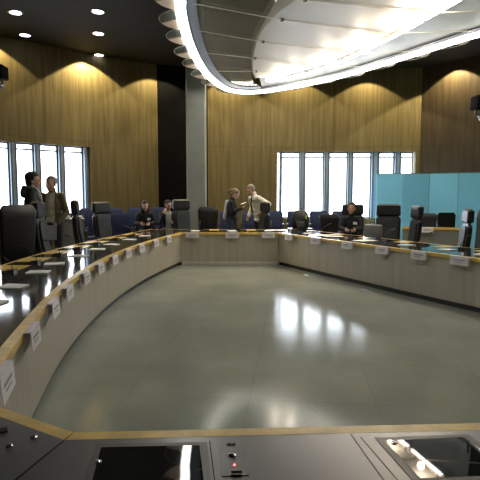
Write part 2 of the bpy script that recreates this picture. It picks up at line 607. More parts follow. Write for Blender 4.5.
def smooth_pts(pts, it=3):
    pts = [p.copy() for p in pts]
    for _ in range(it):
        pts = [pts[0]] + [(pts[i - 1] + 2 * pts[i] + pts[i + 1]) / 4 for i in range(1, len(pts) - 1)] + [pts[-1]]
    return pts


corner_nl = left_pts[0] + (left_pts[0] - left_pts[1]).normalized() * 0.42
dnl = (near_left[0] - near_left[1]).normalized()
corner_nl = near_left[1] + dnl * 0.52
left_pts = [corner_nl] + left_pts
tail = [Vector((3.16, 5.35, TOP)), Vector((3.32, 4.4, TOP)), Vector((3.15, 3.5, TOP)), Vector((2.85, 2.6, TOP)), near_end]
left_curve = catmull(smooth_pts(left_pts, 3), 5)
right_curve = catmull(smooth_pts(right_pts, 4) + tail, 5)
seg_near_left = [n0, corner_nl]
desks_paths = {'corner': [n0, corner_nl], 'long': left_curve, 'short': [left_curve[-1], right_curve[0]], 'teal': right_curve, 'near': [near_end, n0]}
ring_center = Vector((1.0, 5.5, 0))
order = ['corner', 'long', 'short', 'teal', 'near']
loop, owner = [], {}
for k in order:
    owner[k] = (len(loop), len(loop) + len(desks_paths[k]) - 1)
    loop += [Vector(p) for p in desks_paths[k][:-1]]
NL = len(loop)


def mitre(i):
    a, b, c = loop[(i - 1) % NL], loop[i % NL], loop[(i + 1) % NL]
    t0, t1 = (b - a).normalized(), (c - b).normalized()
    m0, m1 = Vector((-t0.y, t0.x, 0)), Vector((-t1.y, t1.x, 0))
    if m0.dot(b - ring_center) < 0: m0 = -m0
    if m1.dot(b - ring_center) < 0: m1 = -m1
    s = (m0 + m1).normalized()
    return s / max(0.4, s.dot(m0))


def frames_of(k):
    i0, i1 = owner[k]
    fr = [(loop[i % NL].copy(), mitre(i)) for i in range(i0, i1 + 1)]
    p, n = fr[0]; q = fr[1][0]
    fr[0] = (p + (q - p).normalized() * 0.003, n)
    p, n = fr[-1]; q = fr[-2][0]
    fr[-1] = (p + (q - p).normalized() * 0.003, n)
    return fr


DEPTH = 1.0
desk_labels = {
    'corner': 'charcoal corner desk joining the near desk to the long curved desk',
    'long': 'long curved conference desk with beige front and row of white name cards',
    'short': 'short straight conference desk behind which the man and woman stand',
    'teal': 'curved conference desk in front of the teal folding screen',
    'near': 'charcoal foreground desk with two dark screens set in its top',
}
desk_roots = {}
for k in order:
    fr = frames_of(k)
    root = tag(empty('conference_desk', (0, 0, 0)), desk_labels[k], 'desk', 'conference desks forming the ring')
    desk_roots[k] = root
    topm = M['near_top'] if k in ('near', 'corner') else M['desk_top']
    ew = 0.052 if k in ('near', 'corner') else 0.062
    MB().sweep(fr, [(ew, TOP - 0.03), (ew, TOP), (DEPTH, TOP), (DEPTH, TOP - 0.03)]).build('desktop', topm, root)
    MB().sweep(fr, [(0, TOP - 0.045), (0, TOP - 0.003), (0.003, TOP + 0.0005), (ew - 0.0005, TOP + 0.0005), (ew - 0.0005, TOP - 0.045)]).build('front_edging', M['oak'], root)
    MB().sweep(fr, [(DEPTH + 0.0005, TOP - 0.035), (DEPTH + 0.0005, TOP + 0.0005), (DEPTH + 0.04, TOP + 0.0005), (DEPTH + 0.04, TOP - 0.035)]).build('rear_edging', M['oak'], root)
    MB().sweep(fr, [(0.03, 0.075), (0.03, TOP - 0.046), (0.055, TOP - 0.046), (0.055, 0.075)]).build('front_panel', M['panel'], root)
    if k == 'short':
        MB().sweep(fr, [(0.012, 0.0), (0.012, 0.05), (0.03, 0.074), (0.055, 0.074), (0.055, 0.0)]).build('plinth', M['panel'], root)
    else:
        MB().sweep(fr, [(0.075, 0.0), (0.075, 0.0745), (0.10, 0.0745), (0.10, 0.0)]).build('plinth', M['plinth'], root)
    if k in ('long', 'teal', 'short'):
        for q in (0, -1):
            p, n = fr[q]
            j = 1 if q == 0 else -2
            t = (fr[j][0] - p).normalized()
            a = p + t * 0.004; b = a + t * 0.02
            pts = [(a + n * 0.10), (a + n * (DEPTH - 0.02)), (b + n * (DEPTH - 0.02)), (b + n * 0.10)]
            MB().prism(pts, 0.0, TOP - 0.031).build('end_panel', M['panel'], root, smooth=False)

# ---- positions along a desk
class Path:
    def __init__(self, pts):
        self.p = [Vector(p) for p in pts]
        self.s = [0.0]
        for a, b in zip(self.p, self.p[1:]): self.s.append(self.s[-1] + (b - a).length)

    def at(self, s):
        s = max(0.0, min(self.s[-1], s))
        for i in range(len(self.p) - 1):
            if s <= self.s[i + 1] or i == len(self.p) - 2:
                d = (self.p[i + 1] - self.p[i])
                q = self.p[i] + d * ((s - self.s[i]) / max(1e-9, self.s[i + 1] - self.s[i]))
                t = d.normalized()
                n = Vector((-t.y, t.x, 0))
                if n.dot(q - ring_center) < 0: n = -n
                return q, t, n

    def nearest(self, p):
        best = min((((self.at(self.s[-1] * k / 600)[0] - p).to_2d().length, self.s[-1] * k / 600) for k in range(601)))
        return best[1]

    def by_column(self, u, off, z):
        best = None
        for k in range(601):
            s = self.s[-1] * k / 600
            q, t, n = self.at(s)
            p = q + n * off
            if p.y < 1.0: continue
            e = abs(proj((p.x, p.y, z))[0] - u)
            if best is None or e < best[0]: best = (e, s)
        return best[1]


paths = {k: Path(desks_paths[k]) for k in order}
CARD_Z = TOP - 0.075
cards_px = {  # traced card centres

    'long': [(-3, 388), (28, 339), (50, 312), (65, 291), (83, 279.5), (97.5, 270), (112, 260), (126, 252.5), (139.5, 248), (154, 242.5), (167, 239.3)],
    'short': [(192.5, 236.3), (232.5, 236.3), (268.5, 236.3)],
    'teal': [(290.5, 238), (316.5, 240.5), (348.5, 243.8), (383.5, 248), (420, 253.5), (461.5, 259.3)],
}
seats = {}
for k, px in cards_px.items():
    seats[k] = [paths[k].by_column(u, 0.0, CARD_Z) if u > 5 else paths[k].nearest(P(u, v, CARD_Z)) for u, v in px]
# even the spacing a little
for k in ('long', 'teal'):
    s = seats[k]
    for _ in range(0):
        s = [s[0]] + [(s[i - 1] + 2 * s[i] + s[i + 1]) / 4 for i in range(1, len(s) - 1)] + [s[-1]]
    seats[k] = s
    print('SEATS', k, [round(b - a, 2) for a, b in zip(s, s[1:])])
desk_words = {'long': 'long curved desk', 'short': 'short straight desk', 'teal': 'curved desk before the teal screen'}
ends = {'long': 'from the camera', 'short': 'from the column', 'teal': 'from the short desk'}


def yaw_of(v):           # rotation that turns local +Y to v
    return math.atan2(v.y, v.x) - PI / 2


# ---- name card prototype: a bent holder hooked on the desk edge, front = local +Y
def make_card():
    root = empty('name_card')
    w = 0.275
    m = MB()
    # folded card: front leaf leans out at the foot, short back leaf against the edge
    prof = [(0.003, -0.055), (0.003, 0.052), (0.034, 0.052), (0.044, -0.062), (0.0465, -0.062), (0.037, 0.0545), (0.0005, 0.0545), (0.0005, -0.055)]
    a = [(-w / 2, y, z) for y, z in prof]; b = [(w / 2, y, z) for y, z in prof]
    m.loft([a, b])
    m.build('card', M['card'], root, smooth=False)
    pr = MB()
    p0, p1 = Vector((0.037, 0.0545)), Vector((0.0465, -0.062))
    d = (p1 - p0).normalized()
    nrm = Vector((-d.y, d.x)) if -d.y > 0 else Vector((d.y, -d.x))
    for x0, x1, t, hh in ((-0.085, 0.085, 0.42, 0.009), (-0.06, 0.06, 0.66, 0.005)):
        c = p0 + (p1 - p0) * t
        k = [c - d * hh + nrm * 0.0003, c + d * hh + nrm * 0.0003, c + d * hh + nrm * 0.0009, c - d * hh + nrm * 0.0009]
        pr.loft([[(x0, q.x, q.y) for q in k], [(x1, q.x, q.y) for q in k]])
    pr.build('printed_line', M['print_grey'], root, smooth=False)
    return root


# ---- paper sheets, stacked slightly askew: one thing, flat, local +Y away from the reader
def make_papers():
    root = empty('document')
    for i, (dx, rz) in enumerate(((0, 0), (0.012, 0.09), (-0.008, -0.06))):
        MB().box((dx, 0, 0.002 + i * 0.0035), (0.165, 0.21, 0.003), rot=(0, 0, rz)).build('sheet', M['paper'], root, smooth=False)
    return root


# ---- desk microphone: console, stem and head, local +Y toward the speaker's seat
def make_mic():
    root = empty('desk_microphone')
    b = MB()
    sec = lambda x: [(x, -0.07, 0.0), (x, 0.08, 0.0), (x, 0.08, 0.022), (x, -0.07, 0.05)]
    b.loft([sec(-0.065), sec(0.065)])
    b.build('base', M['plastic'], root, smooth=False)
    bt = MB()
    for x in (-0.035, 0.0, 0.035): bt.box((x, 0.035, 0.0355), (0.022, 0.02, 0.006), rot=(-0.18, 0, 0))
    bt.build('button', M['bezel'], root, smooth=False)
    pts = [Vector((-0.03, -0.04, 0.045)), Vector((-0.03, -0.03, 0.12)), Vector((-0.028, 0.02, 0.20)), Vector((-0.024, 0.09, 0.27)), Vector((-0.02, 0.16, 0.305))]
    MB().tube(catmull(pts, 5), 0.0055, 8).build('stem', M['plastic'], root)
    MB().cap((-0.02, 0.16, 0.305), (-0.017, 0.21, 0.322), 0.012, 0.014).build('microphone_head', M['plastic'], root)
    return root


protos = {'card': make_card(), 'papers': make_papers(), 'mic': make_mic()}
used = set()


def place(kind, loc, rz, label, cat, group):
    o = protos[kind] if kind not in used else copy_tree(protos[kind])
    used.add(kind)
    if kind == 'mic': o.scale = (0.8, 0.8, 0.62)
    o.location = loc
    o.rotation_euler = (0, 0, rz)
    tag(o, label, cat, group)
    return o


paper_skip = {('short', 2), ('teal', 1)}
for k in ('long', 'short', 'teal'):
    for i, s in enumerate(seats[k]):
        q, t, n = paths[k].at(s)
        nth = ORD[i]
        place('card', (q.x - n.x * 0.004, q.y - n.y * 0.004, TOP - 0.050), yaw_of(-n),
              'white name card on the %s, %s %s' % (desk_words[k], nth, ends[k]), 'name card', 'white name cards on the desk edges')
        if (k, i) not in paper_skip:
            c = q + n * (0.44 + random.uniform(-0.03, 0.03)) + t * random.uniform(-0.05, 0.05)
            place('papers', (c.x, c.y, TOP + 0.0008), yaw_of(-n) + random.uniform(-0.35, 0.35),
                  'white papers lying on the %s, %s %s' % (desk_words[k], nth, ends[k]), 'papers', 'white papers laid out on the desks')
        c = q + n * 0.74 + t * 0.10
        place('mic', (c.x, c.y, TOP + 0.0014), yaw_of(n) + random.uniform(-0.2, 0.2),
              'black gooseneck microphone on the %s, %s %s' % (desk_words[k], nth, ends[k]), 'microphone', 'black desk microphones')
        # oak inlay of the desktop between two seats
        sm = s + 0.39
        if sm < paths[k].s[-1] - 0.2:
            q2, t2, n2 = paths[k].at(sm)
            hw = 0.19 if k == 'long' else 0.10
            pts = [q2 - t2 * hw + n2 * 0.70, q2 + t2 * hw + n2 * 0.70, q2 + t2 * hw * 1.15 + n2 * (DEPTH - 0.002), q2 - t2 * hw * 1.15 + n2 * (DEPTH - 0.002)]
            MB().prism(pts, TOP - 0.002, TOP + 0.0006).build('wood_inlay', M['oak'], desk_roots[k], smooth=False)

# ------------------------------------------------------------------ foreground desk fittings
nd = (n0 - near_end).normalized()
nd = -nd                                     # along the near desk, away from the corner
nn = Vector((nd.y, -nd.x, 0))                # toward the camera
near_yaw = math.atan2(nd.y, nd.x)


def on_near(u, v):
    return P(u, v, TOP)


def desk_screen(corners, label, label_frame_margin=0.018):
    """corners: far-left, far-right, near-right, near-left on the desktop"""
    c = sum(corners, Vector()) / 4
    root = tag(empty('desk_monitor', (c.x, c.y, TOP + 0.0008)), label, 'monitor', 'screens set in the foreground desk')
    loc = [p - c for p in corners]
    def grow(m): return [Vector((p.x + (m if p.x > 0 else -m), p.y + (m if p.y > 0 else -m), 0)) for p in loc]
    g = grow(0.022)
    MB().prism([(p.x, p.y) for p in g[::-1]], 0.0, 0.0012).build('bezel', M['bezel'], root, smooth=False)
    MB().prism([(p.x, p.y) for p in loc[::-1]], 0.0013, 0.002).build('screen_glass', M['screen'], root, smooth=False)
    return root


def rect_from(fl, fr, depth, skew=0.0):
    d = (fr - fl).normalized()
    n = Vector((d.y, -d.x, 0))
    n = (n + d * skew).normalized()
    return [fl, fr, fr + n * depth, fl + n * depth]


scr1 = desk_screen(rect_from(on_near(101, 448), on_near(199.5, 446), 0.215, 0.10), 'dark screen in the foreground desk beside the push buttons and red light')
scr2 = desk_screen(rect_from(on_near(384, 441.5), on_near(464, 438), 0.215, 0.10), 'dark screen in the foreground desk with diagonal bright reflection and chrome lock')
# chrome locks of the screens
for par, (u, v) in ((scr1, (98.5, 463)), (scr2, (394, 443.5))):
    p = on_near(u, v) - par.location
    MB().lathe([(0.009, 0.0), (0.009, 0.003), (0.005, 0.005)], (p.x, p.y, 0.0022), 16).build('lock', M['chrome'], par)
# grooves of the desktop panels (parts of the desk)
def strip(a, b, w, z0, z1):
    d = (b - a).normalized(); n = Vector((-d.y, d.x, 0)) * w / 2
    return MB().prism([a - n, b - n, b + n, a + n], z0, z1)
for a, b in (((209.5, 441), (216, 492)), ((351, 434.5), (392, 492)), ((360.5, 437), (408, 492))):
    strip(on_near(*a), on_near(*b), 0.0035, TOP - 0.001, TOP + 0.0004).build('groove', M['groove'], desk_roots['near'], smooth=False)
# push-button panel
pc = on_near(234, 460)
cp = tag(empty('control_panel', (pc.x, pc.y, TOP + 0.0006), near_yaw), 'small row of push buttons and red light set in the foreground desk', 'control panel')
MB().box((0, 0, 0.0008), (0.075, 0.17, 0.0014), bevel=0.0005, seg=1).build('plate', M['near_top'], cp, smooth=False)
def loc_near(u, v):
    p = on_near(u, v) - pc
    return Vector((p.x * math.cos(-near_yaw) - p.y * math.sin(-near_yaw), p.x * math.sin(-near_yaw) + p.y * math.cos(-near_yaw), 0.0016))
for (u, v), w in (((229, 445), 0.007), ((233.5, 445), 0.006)):
    p = loc_near(u, v); MB().box((p.x, p.y, 0.0036), (w * 2, 0.010, 0.004), bevel=0.001, seg=1).build('button', M['plastic'], cp)
p = loc_near(232.5, 456); MB().lathe([(0.012, 0), (0.012, 0.004), (0.007, 0.008)], (p.x, p.y, 0.0016), 20).build('knob', M['chrome'], cp)
p = loc_near(234.5, 466); MB().lathe([(0.004, 0), (0.004, 0.002), (0.002, 0.004)], (p.x, p.y, 0.0016), 12).build('red_light', M['led'], cp)
for v in (472.5, 476):
    p = loc_near(236.5, v); MB().box((p.x, p.y, 0.0032), (0.03, 0.006, 0.003), bevel=0.001, seg=1).build('button', M['plastic'], cp)
# small fittings at the corner
for (u, v), lb in (((34, 437.5), 'small chrome fitting on the corner desk close to its oak edge'), ((9.5, 446.5), 'small chrome fitting on the corner desk beside the dark inset')):
    p = on_near(u, v)
    f = tag(empty('desk_lock', (p.x, p.y, TOP + 0.0006)), lb, 'lock')
    MB().lathe([(0.011, 0.0), (0.011, 0.003), (0.006, 0.005)], (0, 0, 0), 16).build('rim', M['chrome'], f)
    MB().box((0, 0, 0.006), (0.008, 0.002, 0.002)).build('slot', M['groove'], f, smooth=False)
p = on_near(0, 431.5)
tag(MB().box((p.x, p.y, TOP + 0.003), (0.045, 0.03, 0.004), rot=(0, 0, 0.5), bevel=0.001, seg=1).build('desk_socket', M['groove'], smooth=False),
    'black inset socket plate on the corner desk at the frame edge', 'socket')


# ------------------------------------------------------------------ office chairs (front = local +Y)
def rounded_rect(w, h, r, n=5):
    pts = []
    for cx, cy, a0 in ((w / 2 - r, h / 2 - r, 0), (-w / 2 + r, h / 2 - r, 90), (-w / 2 + r, -h / 2 + r, 180), (w / 2 - r, -h / 2 + r, 270)):
        for k in range(n + 1):
            a = R(a0 + 90 * k / n)
            pts.append((cx + r * math.cos(a), cy + r * math.sin(a)))
    return pts


def cushion(m, w, d, h, c, rot=(0, 0, 0), r=0.05, pad=0.02):
    """padded slab: rounded outline in local XZ... width w, height h, thickness d along Y"""
    rm = Euler(rot).to_matrix()
    secs = []
    for t, k in ((-0.5, 0.0), (-0.42, 0.7), (-0.2, 1.0), (0.2, 1.0), (0.42, 0.7), (0.5, 0.0)):
        s = pad * (1 - k)
        secs.append([Vector(c) + rm @ Vector((x, t * d, z)) for x, z in rounded_rect(w - 2 * s, h - 2 * s, max(0.01, r - s * 0.5))])
    m.loft(secs)


def curved_back(m, w_bot, w_top, z0, z1, y_of, thick, rcorner=0.06, n=10):
    """upholstered back lofted from bottom to top, profile y_of(t)"""
    secs = []
    for i in range(n + 1):
        t = i / n
        e = 1.0
        dz = z1 - z0
        edge = min(t, 1 - t) * dz
        if edge < rcorner: e = 1 - (rcorner - math.sqrt(max(0, rcorner ** 2 - (rcorner - edge) ** 2))) / (w_bot / 2)
        w = (w_bot + (w_top - w_bot) * t) * e
        th = thick * (0.35 if i in (0, n) else 1.0)
        y = y_of(t)
        z = z0 + dz * t
        sec = []
        for x, yy in rounded_rect(w, th, min(th * 0.45, 0.03), 3):
            dip = 0.03 * (abs(x) / (w / 2)) ** 2
            sec.append((x, y + yy + dip, z))
        secs.append(sec)
    m.loft(secs)


def make_chair(headrest):
    root = empty('office_chair')
    b = MB()
    for k in range(5):
        a = 2 * PI * k / 5 + 0.3
        d = Vector((math.cos(a), math.sin(a), 0))
        b.cone(d * 0.03 + Vector((0, 0, 0.10)), d * 0.29 + Vector((0, 0, 0.075)), 0.026, 0.017, 8)
    b.cone((0, 0, 0.07), (0, 0, 0.14), 0.04, 0.035, 12)
    base = b.build('base', M['plastic'], root)
    for k in range(5):
        a = 2 * PI * k / 5 + 0.3
        d = Vector((math.cos(a), math.sin(a), 0)); t = Vector((-d.y, d.x, 0))
        c = d * 0.285 + Vector((0, 0, 0.031))
        MB().cone(c - t * 0.02, c + t * 0.02, 0.03, 0.03, 14).build('caster', M['plastic'], base)
    MB().cone((0, 0, 0.141), (0, 0, 0.344), 0.028, 0.022, 14).build('gas_column', M['chrome'], root)
    s = MB(); cushion(s, 0.52, 0.11, 0.50, (0, 0.03, 0.40), (R(90), 0, 0), 0.09, 0.03)
    s.build('seat', M['leather'], root)
    yb = lambda t: -0.235 - 0.03 * math.sin(t * PI * 0.8) - 0.06 * t
    bk = MB()
    top = 1.10 if headrest else 1.30
    curved_back(bk, 0.46, 0.50 if headrest else 0.56, 0.42, top, yb, 0.085, 0.05)
    bk.build('backrest', M['leather'], root)
    if headrest:
        # quilted front of the back and a separate roll above it
        pd = MB(); curved_back(pd, 0.36, 0.40, 0.56, 1.05, lambda t: yb(0.1 + 0.8 * t) + 0.052, 0.035, 0.04)
        pd.build('back_pad', M['leather_pad'], root)
        h = MB(); curved_back(h, 0.49, 0.47, 1.088, 1.34, lambda t: -0.310 - 0.015 * t, 0.115, 0.035, 8)
        h.build('headrest', M['leather'], root)
    for sx in (-1, 1):
        a = MB()
        a.tube(catmull([Vector((sx * 0.24, 0.10, 0.40)), Vector((sx * 0.30, 0.11, 0.43)), Vector((sx * 0.31, 0.10, 0.52)), Vector((sx * 0.31, 0.05, 0.577))], 4), 0.016, 8)
        ar = a.build('armrest', M['plastic'], root)
        MB().box((sx * 0.31, -0.01, 0.594), (0.065, 0.27, 0.035), bevel=0.014).build('arm_pad', M['leather'], ar)
    return root


chair_protos = {True: make_chair(True), False: make_chair(False)}
chair_used = set()


def chair(loc, face, label, headrest=True):
    o = chair_protos[headrest] if headrest not in chair_used else copy_tree(chair_protos[headrest])
    chair_used.add(headrest)
    o.location = (loc[0], loc[1], 0.0)
    o.rotation_euler = (0, 0, yaw_of(face))
    tag(o, label, 'chair', 'black high-backed office chairs')
    return o


def desk_chair(k, u, off, swivel, label, headrest=True):
    s = paths[k].by_column(u, off, 1.0)
    q, t, n = paths[k].at(s)
    p = q + n * off
    f = Matrix.Rotation(R(swivel), 3, 'Z') @ (-n)
    return chair(p, f, label, headrest)


CH = [
    (-27, 6.15, (-0.85, 0.5), False, 1.03, 'black plain-backed chair cut off by the frame edge before the windows'),
    (17.5, 6.95, (-0.85, 0.52), False, 1.03, 'black broad plain-backed chair turned away, before the young man in the hooded coat'),
    (38, 7.6, (0.95, 0.14), True, 1.03, 'black headrest chair before the man in the olive jacket'),
    (75, 8.85, (0.97, 0.24), True, 1.04, 'black headrest chair seen edge-on beside the grey cabinet'),
    (101, 10.55, (0.88, -0.45), True, 1.0, 'black headrest chair in front of the blue seats, nearest to the window wall corner'),
    (181, 12.15, (0.7, -0.7), True, 1.03, 'black headrest chair in front of the grey column base'),
    (208, 12.25, (-0.15, 1), False, 0.92, 'black plain-backed chair turned away between the column and the woman'),
    (265, 12.05, (-0.95, -0.3), True, 0.98, 'black headrest chair beside the man in the pale shirt'),
    (353, 10.9, (-0.28, -0.96), True, 0.96, 'black headrest chair holding the seated man with the badge'),
    (330, 11.75, (0.35, 0.95), False, 0.80, 'low dark chair turned away, just beside the seated man with the badge'),
    (389, 10.05, (-0.30, -0.95), True, 0.97, 'black headrest chair facing out before the edge of the teal screen'),
    (417.5, 9.15, (-0.97, 0.05), True, 0.96, 'black headrest chair before the name card of the second-row desk'),
    (468.5, 8.2, (-0.95, 0.22), True, 0.93, 'black headrest chair overlapping the end of the second-row desk'),
    (490, 7.5, (-0.95, -0.1), False, 0.98, 'black plain-backed chair cut off by the frame before the teal screen'),
]
for u, D, f, hr, sc_, lb in CH:
    fv = Vector((*f, 0)).normalized()
    o = chair(A(u, D) + fv * 0.29 * sc_, fv, lb, hr)
    o.scale = (sc_,) * 3
    if u == 353: c9 = o

# ------------------------------------------------------------------ second-row desk, teal screen and its chairs
d2 = tag(empty('second_row_desk', (0, 0, 0)), 'grey second-row desk with oak edge in front of the teal screen', 'desk')
dl, dr = A(403, 11.9), A(461, 11.45)
dd = (dr - dl).normalized(); dn = Vector((-dd.y, dd.x, 0))
def slab(m, a0, a1, o0, o1, z0, z1):
    L_ = (dr - dl).length
    pts = [dl + dd * a0 + dn * o0, dl + dd * (L_ + a1) + dn * o0, dl + dd * (L_ + a1) + dn * o1, dl + dd * a0 + dn * o1]
    m.prism(pts, z0, z1); return m
slab(MB(), 0, 0, 0.05, 0.5, 0.70, 0.73).build('desktop', M['desk_top'], d2, False)
slab(MB(), 0, 0, 0, 0.0495, 0.675, 0.7305).build('front_edging', M['oak'], d2, False)
slab(MB(), 0.01, -0.01, 0.03, 0.05, 0.06, 0.674).build('front_panel', M['grey_box'], d2, False)
slab(MB(), 0.01, -0.01, 0.07, 0.09, 0.0, 0.0595).build('plinth', M['plinth'], d2, False)
for a in (0.01, (dr - dl).length - 0.03):
    pts = [dl + dd * a + dn * 0.0905, dl + dd * (a + .02) + dn * 0.0905, dl + dd * (a + .02) + dn * 0.48, dl + dd * a + dn * 0.48]
    MB().prism(pts, 0.0, 0.699).build('end_panel', M['grey_box'], d2, False)
pc2 = A(427.5, 11.69)
place('card', (pc2.x, pc2.y - 0.03, 0.675), yaw_of(-dn), 'white name card on the grey second-row desk', 'name card', 'white name cards on the desk edges')
chair(A(428, 12.85), Vector((-0.5, -1, 0)), 'dark plain-backed chair behind the second-row desk name card', False).scale = (0.78,) * 3
chair(A(452, 12.5), Vector((0.1, -1, 0)), 'dark plain-backed chair behind the bare part of the second-row desk', False).scale = (0.90, 0.86, 0.80)

ts = tag(empty('folding_screen', (0, 0, 0)), 'tall teal folding screen of zigzag panels behind the desk chairs', 'screen')
tpts = [A(376, 13.75), A(402.5, 13.62), A(429, 13.62), A(458, 13.25), A(492, 12.95), A(520, 12.4)]
for i, (a, b) in enumerate(zip(tpts, tpts[1:])):
    d = (b - a).normalized(); n = Vector((-d.y, d.x, 0))
    a2, b2 = a + d * 0.006, b - d * 0.006
    p = MB().prism([a2, b2, b2 + n * 0.04, a2 + n * 0.04], 0.03, 2.055).build('screen_panel', M['teal'], ts, False)
    for z0, z1 in ((0.0, 0.0295), (2.0555, 2.075)):
        MB().prism([a2 - n * 0.003, b2 - n * 0.003, b2 + n * 0.043, a2 + n * 0.043], z0, z1).build('rail', M['teal_frame'], p, False)

# ------------------------------------------------------------------ blue audience seats (front = local +Y)
def make_blue_seat():
    root = empty('audience_seat')
    bk = MB(); curved_back(bk, 0.50, 0.52, 0.36, 0.98, lambda t: -0.22 - 0.09 * t, 0.09, 0.04)
    bk.build('backrest', M['blue'], root)
    p = MB(); curved_back(p, 0.40, 0.42, 0.50, 0.86, lambda t: -0.205 - 0.055 * t, 0.05, 0.04, 6)
    p.build('back_pad', M['blue_dark'], root)
    s = MB(); cushion(s, 0.46, 0.12, 0.44, (0, 0.03, 0.36), (R(90), 0, 0), 0.06, 0.03)
    s.build('seat', M['blue'], root)
    for sx in (-1, 1):
        MB().box((sx * 0.255, 0.0, 0.30), (0.035, 0.10, 0.60), bevel=0.006).box((sx * 0.255, 0.02, 0.615), (0.05, 0.34, 0.03), bevel=0.01).build('armrest', M['plastic'], root)
    return root


blue_proto = make_blue_seat()
blue_used = []


def blue_seat(p, face, label, z):
    o = blue_proto if not blue_used else copy_tree(blue_proto)
    blue_used.append(1)
    o.location = (p.x, p.y, z)
    o.rotation_euler = (0, 0, yaw_of(face))
    tag(o, label, 'seat', 'blue audience seats behind the desks')


RISE, RISE2 = 0.06, 0.16
wall_b = (PB1 - PA1).normalized()
face_l = Vector((0.25, -1, 0)).normalized()
fl0, fl1 = A(56, 11.75), A(172, 12.05)
bl0, bl1 = A(62, 12.35), A(170, 12.9)
bl0 = A(70, 12.25)
fr0, fr1 = A(216, 13.55), A(338, 13.45)
tag(MB().prism([A(58, 11.6), A(177, 11.85), A(177, 12.95), A(150, 12.75), A(62, 12.6)], 0.0, RISE).build('floor_platform', M['plinth'], smooth=False), kind='structure')
tag(MB().prism([A(68, 12.61), A(150, 12.76), A(177, 12.96), A(172, 14.2), A(98, 13.3)], 0.0, RISE2).build('floor_platform_rear', M['plinth'], smooth=False), kind='structure')
front_us = [72, 97, 121, 145, 168.5]
for i, u in enumerate(front_us):
    D = 12.2 + (u - 74) * 0.003 + (0.4 if i == 4 else 0)
    blue_seat(A(u, D), Vector((0.18, -1, 0)).normalized(), ['blue seat in the front row right behind the grey cabinet', 'blue seat in the front row behind the headrest chair by the window wall corner',
              'empty blue seat in the front row beside the seated woman in black', 'blue seat holding the seated woman in black',
              'blue seat holding the person with a raised hand'][i], RISE)
for i, u in enumerate([88, 112, 136, 160]):
    D = 12.98 + (u - 91) * 0.006 + (0.42 if i == 3 else 0)
    blue_seat(A(u, D), Vector((0.18, -1, 0)).normalized(), ['blue seat in the rear row under the last window of the side wall', 'blue seat in the rear row, second from the side windows',
              'blue seat in the rear row behind the seated woman in black', 'blue seat in the rear row against the black recess'][i], RISE2)
tag(MB().prism([A(214, 13.4), A(348, 13.4), A(346, 14.6), A(216, 14.6)], 0.0, RISE).build('floor_platform_back', M['plinth'], smooth=False), kind='structure')
blb = ['blue seat right behind the woman in black', 'blue seat visible between the woman and the man',
       'blue seat below the corner of the first far window', 'blue seat under the first far window', 'blue seat under the second far window', 'blue seat under the third far window']
for i, u in enumerate([228, 251, 274, 297, 320, 343]):
    z = RISE if u > 214 else 0.0
    blue_seat(A(u, 13.95), Vector((-0.05, -1, 0)).normalized(), blb[i], RISE)

# ------------------------------------------------------------------ grey cabinet with papers beside the standing men
gc = A(70.5, 10.15)
cab = tag(empty('equipment_cabinet', (gc.x, gc.y, 0), 0.35), 'grey equipment cabinet with papers on top behind the edge-on chair', 'cabinet')
MB().box((0, 0, 0.50), (0.46, 0.42, 0.94), bevel=0.006).build('body', M['grey_box'], cab, False)
MB().box((0, 0, 0.99), (0.50, 0.46, 0.035), bevel=0.006).build('top', M['grey_box'], cab, False)
MB().box((0, 0, 0.014), (0.42, 0.38, 0.026)).build('plinth', M['plinth'], cab, False)
dr_ = MB().box((0, -0.217, 0.52), (0.40, 0.012, 0.82), bevel=0.003, seg=1).build('door', M['grey_box'], cab, False)
MB().box((0.15, -0.232, 0.6), (0.014, 0.016, 0.12), bevel=0.003, seg=1).build('handle', M['chrome'], dr_)
for i, (dx, dy, w, l, rz) in enumerate(((-0.125, 0.0, 0.17, 0.24, 0.1), (0.125, -0.02, 0.17, 0.24, 0.2))):
    pf = tag(empty('document_pile', (gc.x + dx, gc.y + dy, 1.0085), rz), ['pile of white papers on the cabinet, closer to the olive jacket', 'pile of white papers on the cabinet, closer to the edge-on chair'][i], 'papers', 'paper piles on the grey cabinet')
    for j in range(3):
        MB().box((0.01 * j * (-1) ** j, 0, 0.008 + 0.0165 * j), (w, l, 0.015), rot=(0, 0, 0.12 * j)).build('bundle', M['paper'], pf, False)
    w_ = 0

# ------------------------------------------------------------------ bags, folders on the teal-side desk
def on_desk(k, u, off):
    s = paths[k].by_column(u, off, TOP)
    q, t, n = paths[k].at(s)
    return q + n * off, t, n


p, t, n = on_desk('short', 275.0, 0.5)
op = tag(empty('open_binder', (p.x, p.y, TOP + 0.001), yaw_of(-n) + 0.2), 'open white binder where the short desk meets the teal-side desk', 'binder')
for sx in (-1, 1):
    MB().box((sx * 0.11, 0, 0.014), (0.205, 0.29, 0.016), rot=(0, sx * 0.05, 0)).build('page_block', M['paper'], op, False)
MB().box((0, 0, 0.002), (0.44, 0.31, 0.003)).build('cover', M['navy_cloth'], op, False)
p, t, n = on_desk('teal', 305.0, 0.70)
lp = tag(empty('laptop', (p.x, p.y, TOP + 0.001), yaw_of(n)), 'black open laptop on the teal-side desk with papers around it', 'laptop')
MB().box((0, 0.02, 0.010), (0.33, 0.23, 0.018), bevel=0.004).build('keyboard_half', M['plastic'], lp)
MB().box((0, -0.125, 0.125), (0.33, 0.012, 0.22), rot=(R(14), 0, 0), bevel=0.004).build('lid', M['plastic'], lp)
